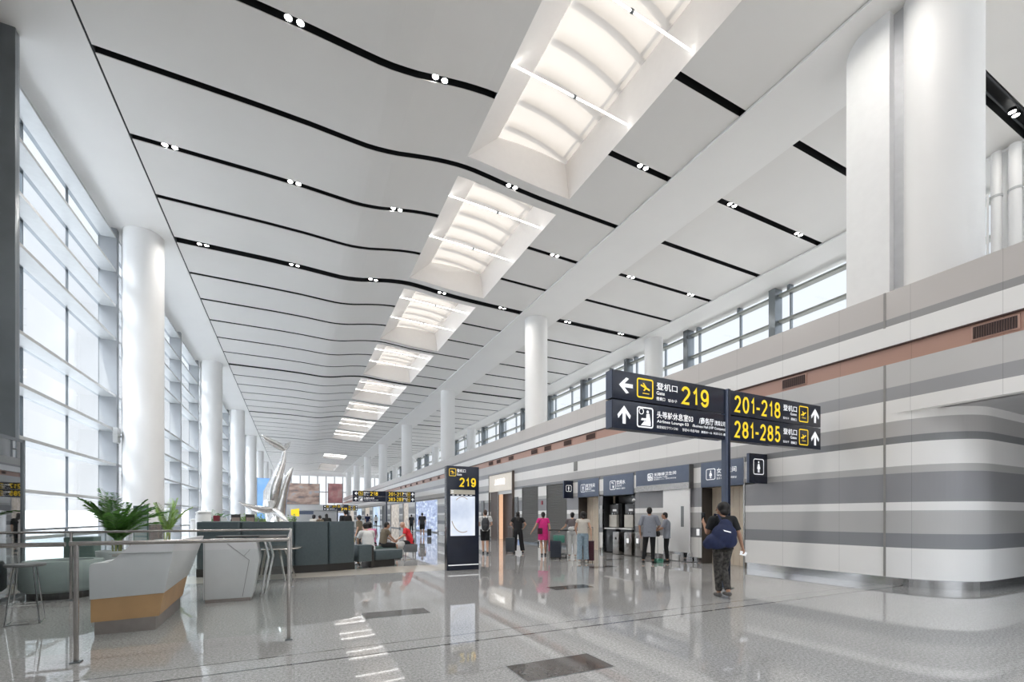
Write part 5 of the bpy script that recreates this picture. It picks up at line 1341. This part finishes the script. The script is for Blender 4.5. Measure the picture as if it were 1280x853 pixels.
# woman in jeans
person('woman in cream blouse and light blue jeans standing with the burgundy suitcase', (8.13, 11.7, 0), R(-30), 1.60, M_SKIN, M_HAIR, 'bob', M_CREAM, .25, .98, 1.05, ('wide', M_JEANS), M_SHOEW, female=True,
       elbows=[(-.24, .03, 1.14), (.25, -.05, 1.14)], wrists=[(-.20, .16, 1.0), (.27, -.04, .90)], headturn=R(25), vox=.009)
person('woman in taupe top and white wide trousers pushing the luggage trolley', (8.83, 13.35, 0), R(-35), 1.60, M_SKIN, M_HAIR, 'bun', M_GREYTOP, .6, 1.00, 1., ('wide', M_WHT), M_SHOEW, female=True,
       elbows=[(-.26, .06, 1.17), (.24, -.02, 1.12)], wrists=[(-.44, .18, 1.03), (.22, .14, .98)], vox=.009)
t = thing('waist_bag', 'small white waist bag on the woman in taupe top', 'bag', (8.75, 13.2, .98))
MB().ell((8.70, 13.22, 1.02), (.13, .07, .08), 14, 9).build('bag_body', M_WHT, t, smooth=True); MB().tube([(8.6, 13.25, 1.05), (8.72, 13.15, 1.10), (8.9, 13.2, 1.07)], .012, 6).build('strap', M_WHT, t)
person('woman in bright magenta dress, hair tied up, walking away', (8.36, 14.6, 0), R(-28), 1.62, M_SKIN, M_HAIR, 'tied', M_PINK, .5, .60, 1.18, ('dress', None), M_RUBBER, female=True,
       elbows=[(-.30, .0, 1.14), (.25, -.02, 1.12)], wrists=[(-.44, .08, .92), (.27, -.1, .87)], knees=[(-.07, .0, .47), (.09, .04, .48)], ankles=[(-.05, -.10, .09), (.09, .06, .085)], vox=.009)
t = thing('handbag', 'small dark handbag at the hip of the woman in magenta', 'bag', (8.15, 14.55, .85))
MB().box(8.08, 8.26, 14.46, 14.56, .80, 1.02).build('bag_body', M_SUITR, t, bevel=.02); MB().tube([(8.1, 14.5, 1.02), (8.2, 14.55, 1.3), (8.35, 14.6, 1.42)], .008, 6).build('strap', M_SUITR, t)
person('woman dressed all in black with long black hair, standing by grey suitcase', (7.93, 15.85, 0), R(-26), 1.65, M_SKIN, M_HAIR, 'long', M_TEEB, .6, 1.0, 1.1, ('wide', M_BLKP), M_RUBBER, female=True,
       elbows=[(-.30, .0, 1.18), (.32, .0, 1.17)], wrists=[(-.22, .15, 1.06), (.26, .17, 1.05)], knees=[(-.12, .02, .48), (.14, .02, .48)], ankles=[(-.14, .0, .085), (.20, .0, .085)], vox=.010)
_, wm3, s3 = person('man in white tee and black shorts wearing a black backpack beside the kiosk', (6.68, 16.2, 0), R(-20), 1.71, M_SKIN, M_HAIRB, 'short', M_WHT, .6, .88, 1.1, ('shorts', M_BLKP), M_CHAR,
       elbows=[(-.26, .05, 1.14), (.26, .04, 1.14)], wrists=[(-.22, .22, 1.1), (.24, .22, 1.1)], knees=[(-.08, .06, .48), (.08, -.02, .48)], ankles=[(-.07, .10, .085), (.09, -.12, .09)], headturn=R(20), vox=.010)
t = thing('backpack', 'black backpack worn by the man in white tee and shorts', 'backpack', tuple(wm3 @ Vector((0, -.2, .95))))
m = MB(); m.ell((0, -.22, 1.17), (.16, .11, .25), 16, 10); m.ell((0, -.24, 1.05), (.15, .12, .16), 16, 10); local(m, wm3).build('bag_body', M_CHAR, t, remesh=.013, smoothit=4)
m = MB().ell((0, -.34, 1.05), (.11, .04, .10), 12, 8); local(m, wm3).build('front_pocket', M_SUITB, t, smooth=True)
for k in (-1, 1):
    m = MB().tube([(k*.09, -.13, 1.34), (k*.11, -.02, 1.47), (k*.12, .11, 1.36)], .022, 8, flat=.5); local(m, wm3).build('strap', M_CHAR, t, smooth=True)
person('man in charcoal tee and dark shorts walking away along the poster wall', (8.35, 32.2, 0), R(-12), 1.72, M_SKIN2, M_HAIR, 'short', M_CHAR, .7, .88, 1.15, ('shorts', M_BLKP), M_SHOEW,
       knees=[(-.09, .08, .48), (.09, -.02, .49)], ankles=[(-.09, .12, .085), (.11, -.18, .10)], vox=.014)
# seated passengers
SEATK = [(-.13, .44, .50), (.13, .44, .50)]; SEATA = [(-.13, .42, .085), (.13, .46, .085)]
def seated(label, loc, rz, lean=.05, H=1.66, **kw):
    kw.setdefault('elbows', [(-.25, .12+lean, .82), (.25, .12+lean, .82)]); kw.setdefault('wrists', [(-.12, .34+lean, .66), (.12, .34+lean, .66)])
    kw.setdefault('knees', SEATK); kw.setdefault('ankles', SEATA)
    return person(label, loc, rz, H, pel=(0, 0, .56), chest=(0, lean, .89), neck=(0, lean*1.5+.01, 1.07), head=(0, lean*1.9+.05, 1.20), **kw)
seated('passenger in white shirt with black hair, seated with back turned on low bench', (1.98, 13.75, -.02), R(20), .10, skin=M_SKIN, hair=M_HAIR, top=M_WHT, sleeve=.8, hem=.50, topw=1.2, bottom=('pants', M_BLKP), vox=.012)
seated('passenger in soft pink top seated between the white shirt and the brown shirt', (2.35, 15.7, -.02), R(25), .08, skin=M_SKIN, hair=M_HAIR, hairstyle='bob', top=M_PINKL, sleeve=.8, hem=.5, topw=1.1, bottom=('pants', M_BLKP), vox=.013)
seated('passenger in olive brown tee seated in profile facing the one in red', (2.66, 15.45, -.02), R(-78), .06, skin=M_SKIN2, hair=M_HAIR, top=M_OLIVE, sleeve=.7, hem=.5, topw=1.1, bottom=('shorts', M_BLKP), vox=.012, headturn=R(-5))
seated('bald passenger in bright red tee leaning forward on the small pouf', (3.84, 16.38, -.02), R(80), .14, skin=M_SKIN, hair=M_HAIRB, hairstyle=None, top=M_RED, sleeve=.8, hem=.5, topw=1.2, bottom=('shorts', M_BLKP), vox=.012, shoes=mat('pink_sandal', (.5, .14, .18), .6))
t = thing('cloth_bag', 'crumpled pale grey cloth bag between the brown shirt and the red shirt', 'bag', (3.25, 15.9, 0))
m = MB().ell((3.20, 15.75, .42), (.24, .18, .16), 16, 10).ell((3.25, 15.8, .2), (.2, .17, .2), 14, 9).ell((3.36, 15.75, .50), (.12, .12, .10), 12, 8); m.build('bag_body', mat('pale_grey_cloth', (.50, .50, .49), .8, scale=9, bump=.4), t, remesh=.02, smoothit=3)
m = MB().tube([(3.1, 15.75, .55), (3.2, 15.75, .68), (3.32, 15.75, .58)], .012, 6); m.build('handle', M_FIN, t)
# farther passengers
far = [((1.98, 20.5), 20, 1.74, 'short', M_TEEB, M_BLKP, 'standing traveller in black seen above the white-shirted passenger'),
       ((2.35, 19.0), 60, 1.50, 'bob', M_OLIVE, M_CHAR, 'short traveller in brown just beside the white-shirted passenger'),
       ((.95, 26.5), -30, 1.54, 'bob', M_CREAM, M_JEANS, 'traveller with pale top seen over the seat back, first of three'),
       ((1.22, 25.8), 40, 1.52, 'short', M_OLIVE, M_BLKP, 'traveller in brown seen over the seat back, middle of three'),
       ((1.56, 26.2), 10, 1.60, 'long', M_TEEB, M_BLKP, 'black-haired traveller seen over the seat back, closest to the far kiosk'),
       ((6.9, 49.), 10, 1.72, 'short', M_NAVBAG, M_NAVBAG, 'distant traveller in navy walking beyond the passenger in white'),
       ((9.8, 62.), -5, 1.65, 'bob', M_WHT, M_BLKP, 'faint distant traveller in white by the far shop fronts'),
       ((9.4, 40.), 10, 1.62, 'short', M_CHAR, M_BLKP, 'distant traveller in charcoal beside the blue skyline poster')]
for (x, y), rz, H, hs, tp, bt, lab in far:
    person(lab, (x, y, 0), R(rz), H, M_SKIN, M_HAIR, hs, tp, .8, .88, 1.1, ('pants', bt), M_RUBBER, vox=.016)

# ================================================================== camera, light
cam = bpy.data.cameras.new('camera'); co = bpy.data.objects.new('camera', cam); COL.objects.link(co); SC.camera = co
co.location = (0, 0, H0)
co.rotation_euler = (PI/2, 0, -math.atan2(272, 561.7))
cam.sensor_width = 36; cam.lens = 561.7/1280*36
cam.shift_y = (646-426.5)/1280
cam.clip_start = .05; cam.clip_end = 1500

wd = bpy.data.worlds.new('sky'); SC.world = wd; wd.use_nodes = True
nt = wd.node_tree; bg = nt.nodes['Background']
tc = nt.nodes.new('ShaderNodeTexCoord'); sx = nt.nodes.new('ShaderNodeSeparateXYZ'); nt.links.new(tc.outputs['Generated'], sx.inputs[0])
def ramp(v, a, b):
    n = nt.nodes.new('ShaderNodeMapRange'); n.interpolation_type = 'SMOOTHSTEP'
    n.inputs['From Min'].default_value = a; n.inputs['From Max'].default_value = b
    nt.links.new(v, n.inputs['Value']); return n.outputs[0]
zen_fill = ramp(sx.outputs[2], .60, .95)
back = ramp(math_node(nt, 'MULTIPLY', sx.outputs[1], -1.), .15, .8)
west_fill = math_node(nt, 'MULTIPLY', ramp(math_node(nt, 'MULTIPLY', sx.outputs[0], -1.), .15, .5), ramp(sx.outputs[2], .54, .64))
S = math_node(nt, 'ADD', .50, math_node(nt, 'ADD', math_node(nt, 'MULTIPLY', zen_fill, 1.2), math_node(nt, 'MULTIPLY_ADD', west_fill, 9., math_node(nt, 'MULTIPLY', back, .35))))  # added sky brightness at unseen angles, overhead, west and rear, fills the interior
cr_ = nt.nodes.new('ShaderNodeValToRGB'); cr_.color_ramp.elements[0].position = .0; cr_.color_ramp.elements[1].position = .5
cr_.color_ramp.elements[0].color = (.90, .94, .98, 1); cr_.color_ramp.elements[1].color = (.86, .92, 1., 1)
nt.links.new(sx.outputs[2], cr_.inputs['Fac'])
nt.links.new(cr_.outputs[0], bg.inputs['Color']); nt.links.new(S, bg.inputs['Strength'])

sun = bpy.data.lights.new('sun', 'SUN'); sun.energy = 3.6; sun.angle = R(1.5); sun.color = (1, .95, .88)
so_ = bpy.data.objects.new('sun', sun); COL.objects.link(so_)
so_.rotation_euler = Vector((.18, .46, -.86)).to_track_quat('-Z', 'Y').to_euler()

# the downlights' own light: one disc lamp per pair
for i, (x, y, z) in enumerate(ptlights):
    l = bpy.data.lights.new('downlight_lamp', 'AREA'); l.shape = 'DISK'; l.size = .30; l.energy = 32 if x < 13 else 7; l.color = (1, .96, .91); l.spread = R(160)
    o = bpy.data.objects.new('downlight_lamp', l); COL.objects.link(o); o.location = (x, y, z-.06)

SC.view_settings.view_transform = 'Standard'; SC.view_settings.look = 'None'; SC.view_settings.gamma = 1; SC.view_settings.use_curve_mapping = False
SC.view_settings.exposure = 1.18
cy = SC.cycles
cy.max_bounces = 10; cy.diffuse_bounces = 5; cy.glossy_bounces = 4; cy.transparent_max_bounces = 16; cy.transmission_bounces = 4
cy.sample_clamp_indirect = 6; cy.sample_clamp_direct = 0; cy.caustics_reflective = False; cy.caustics_refractive = False
cy.use_denoising = True
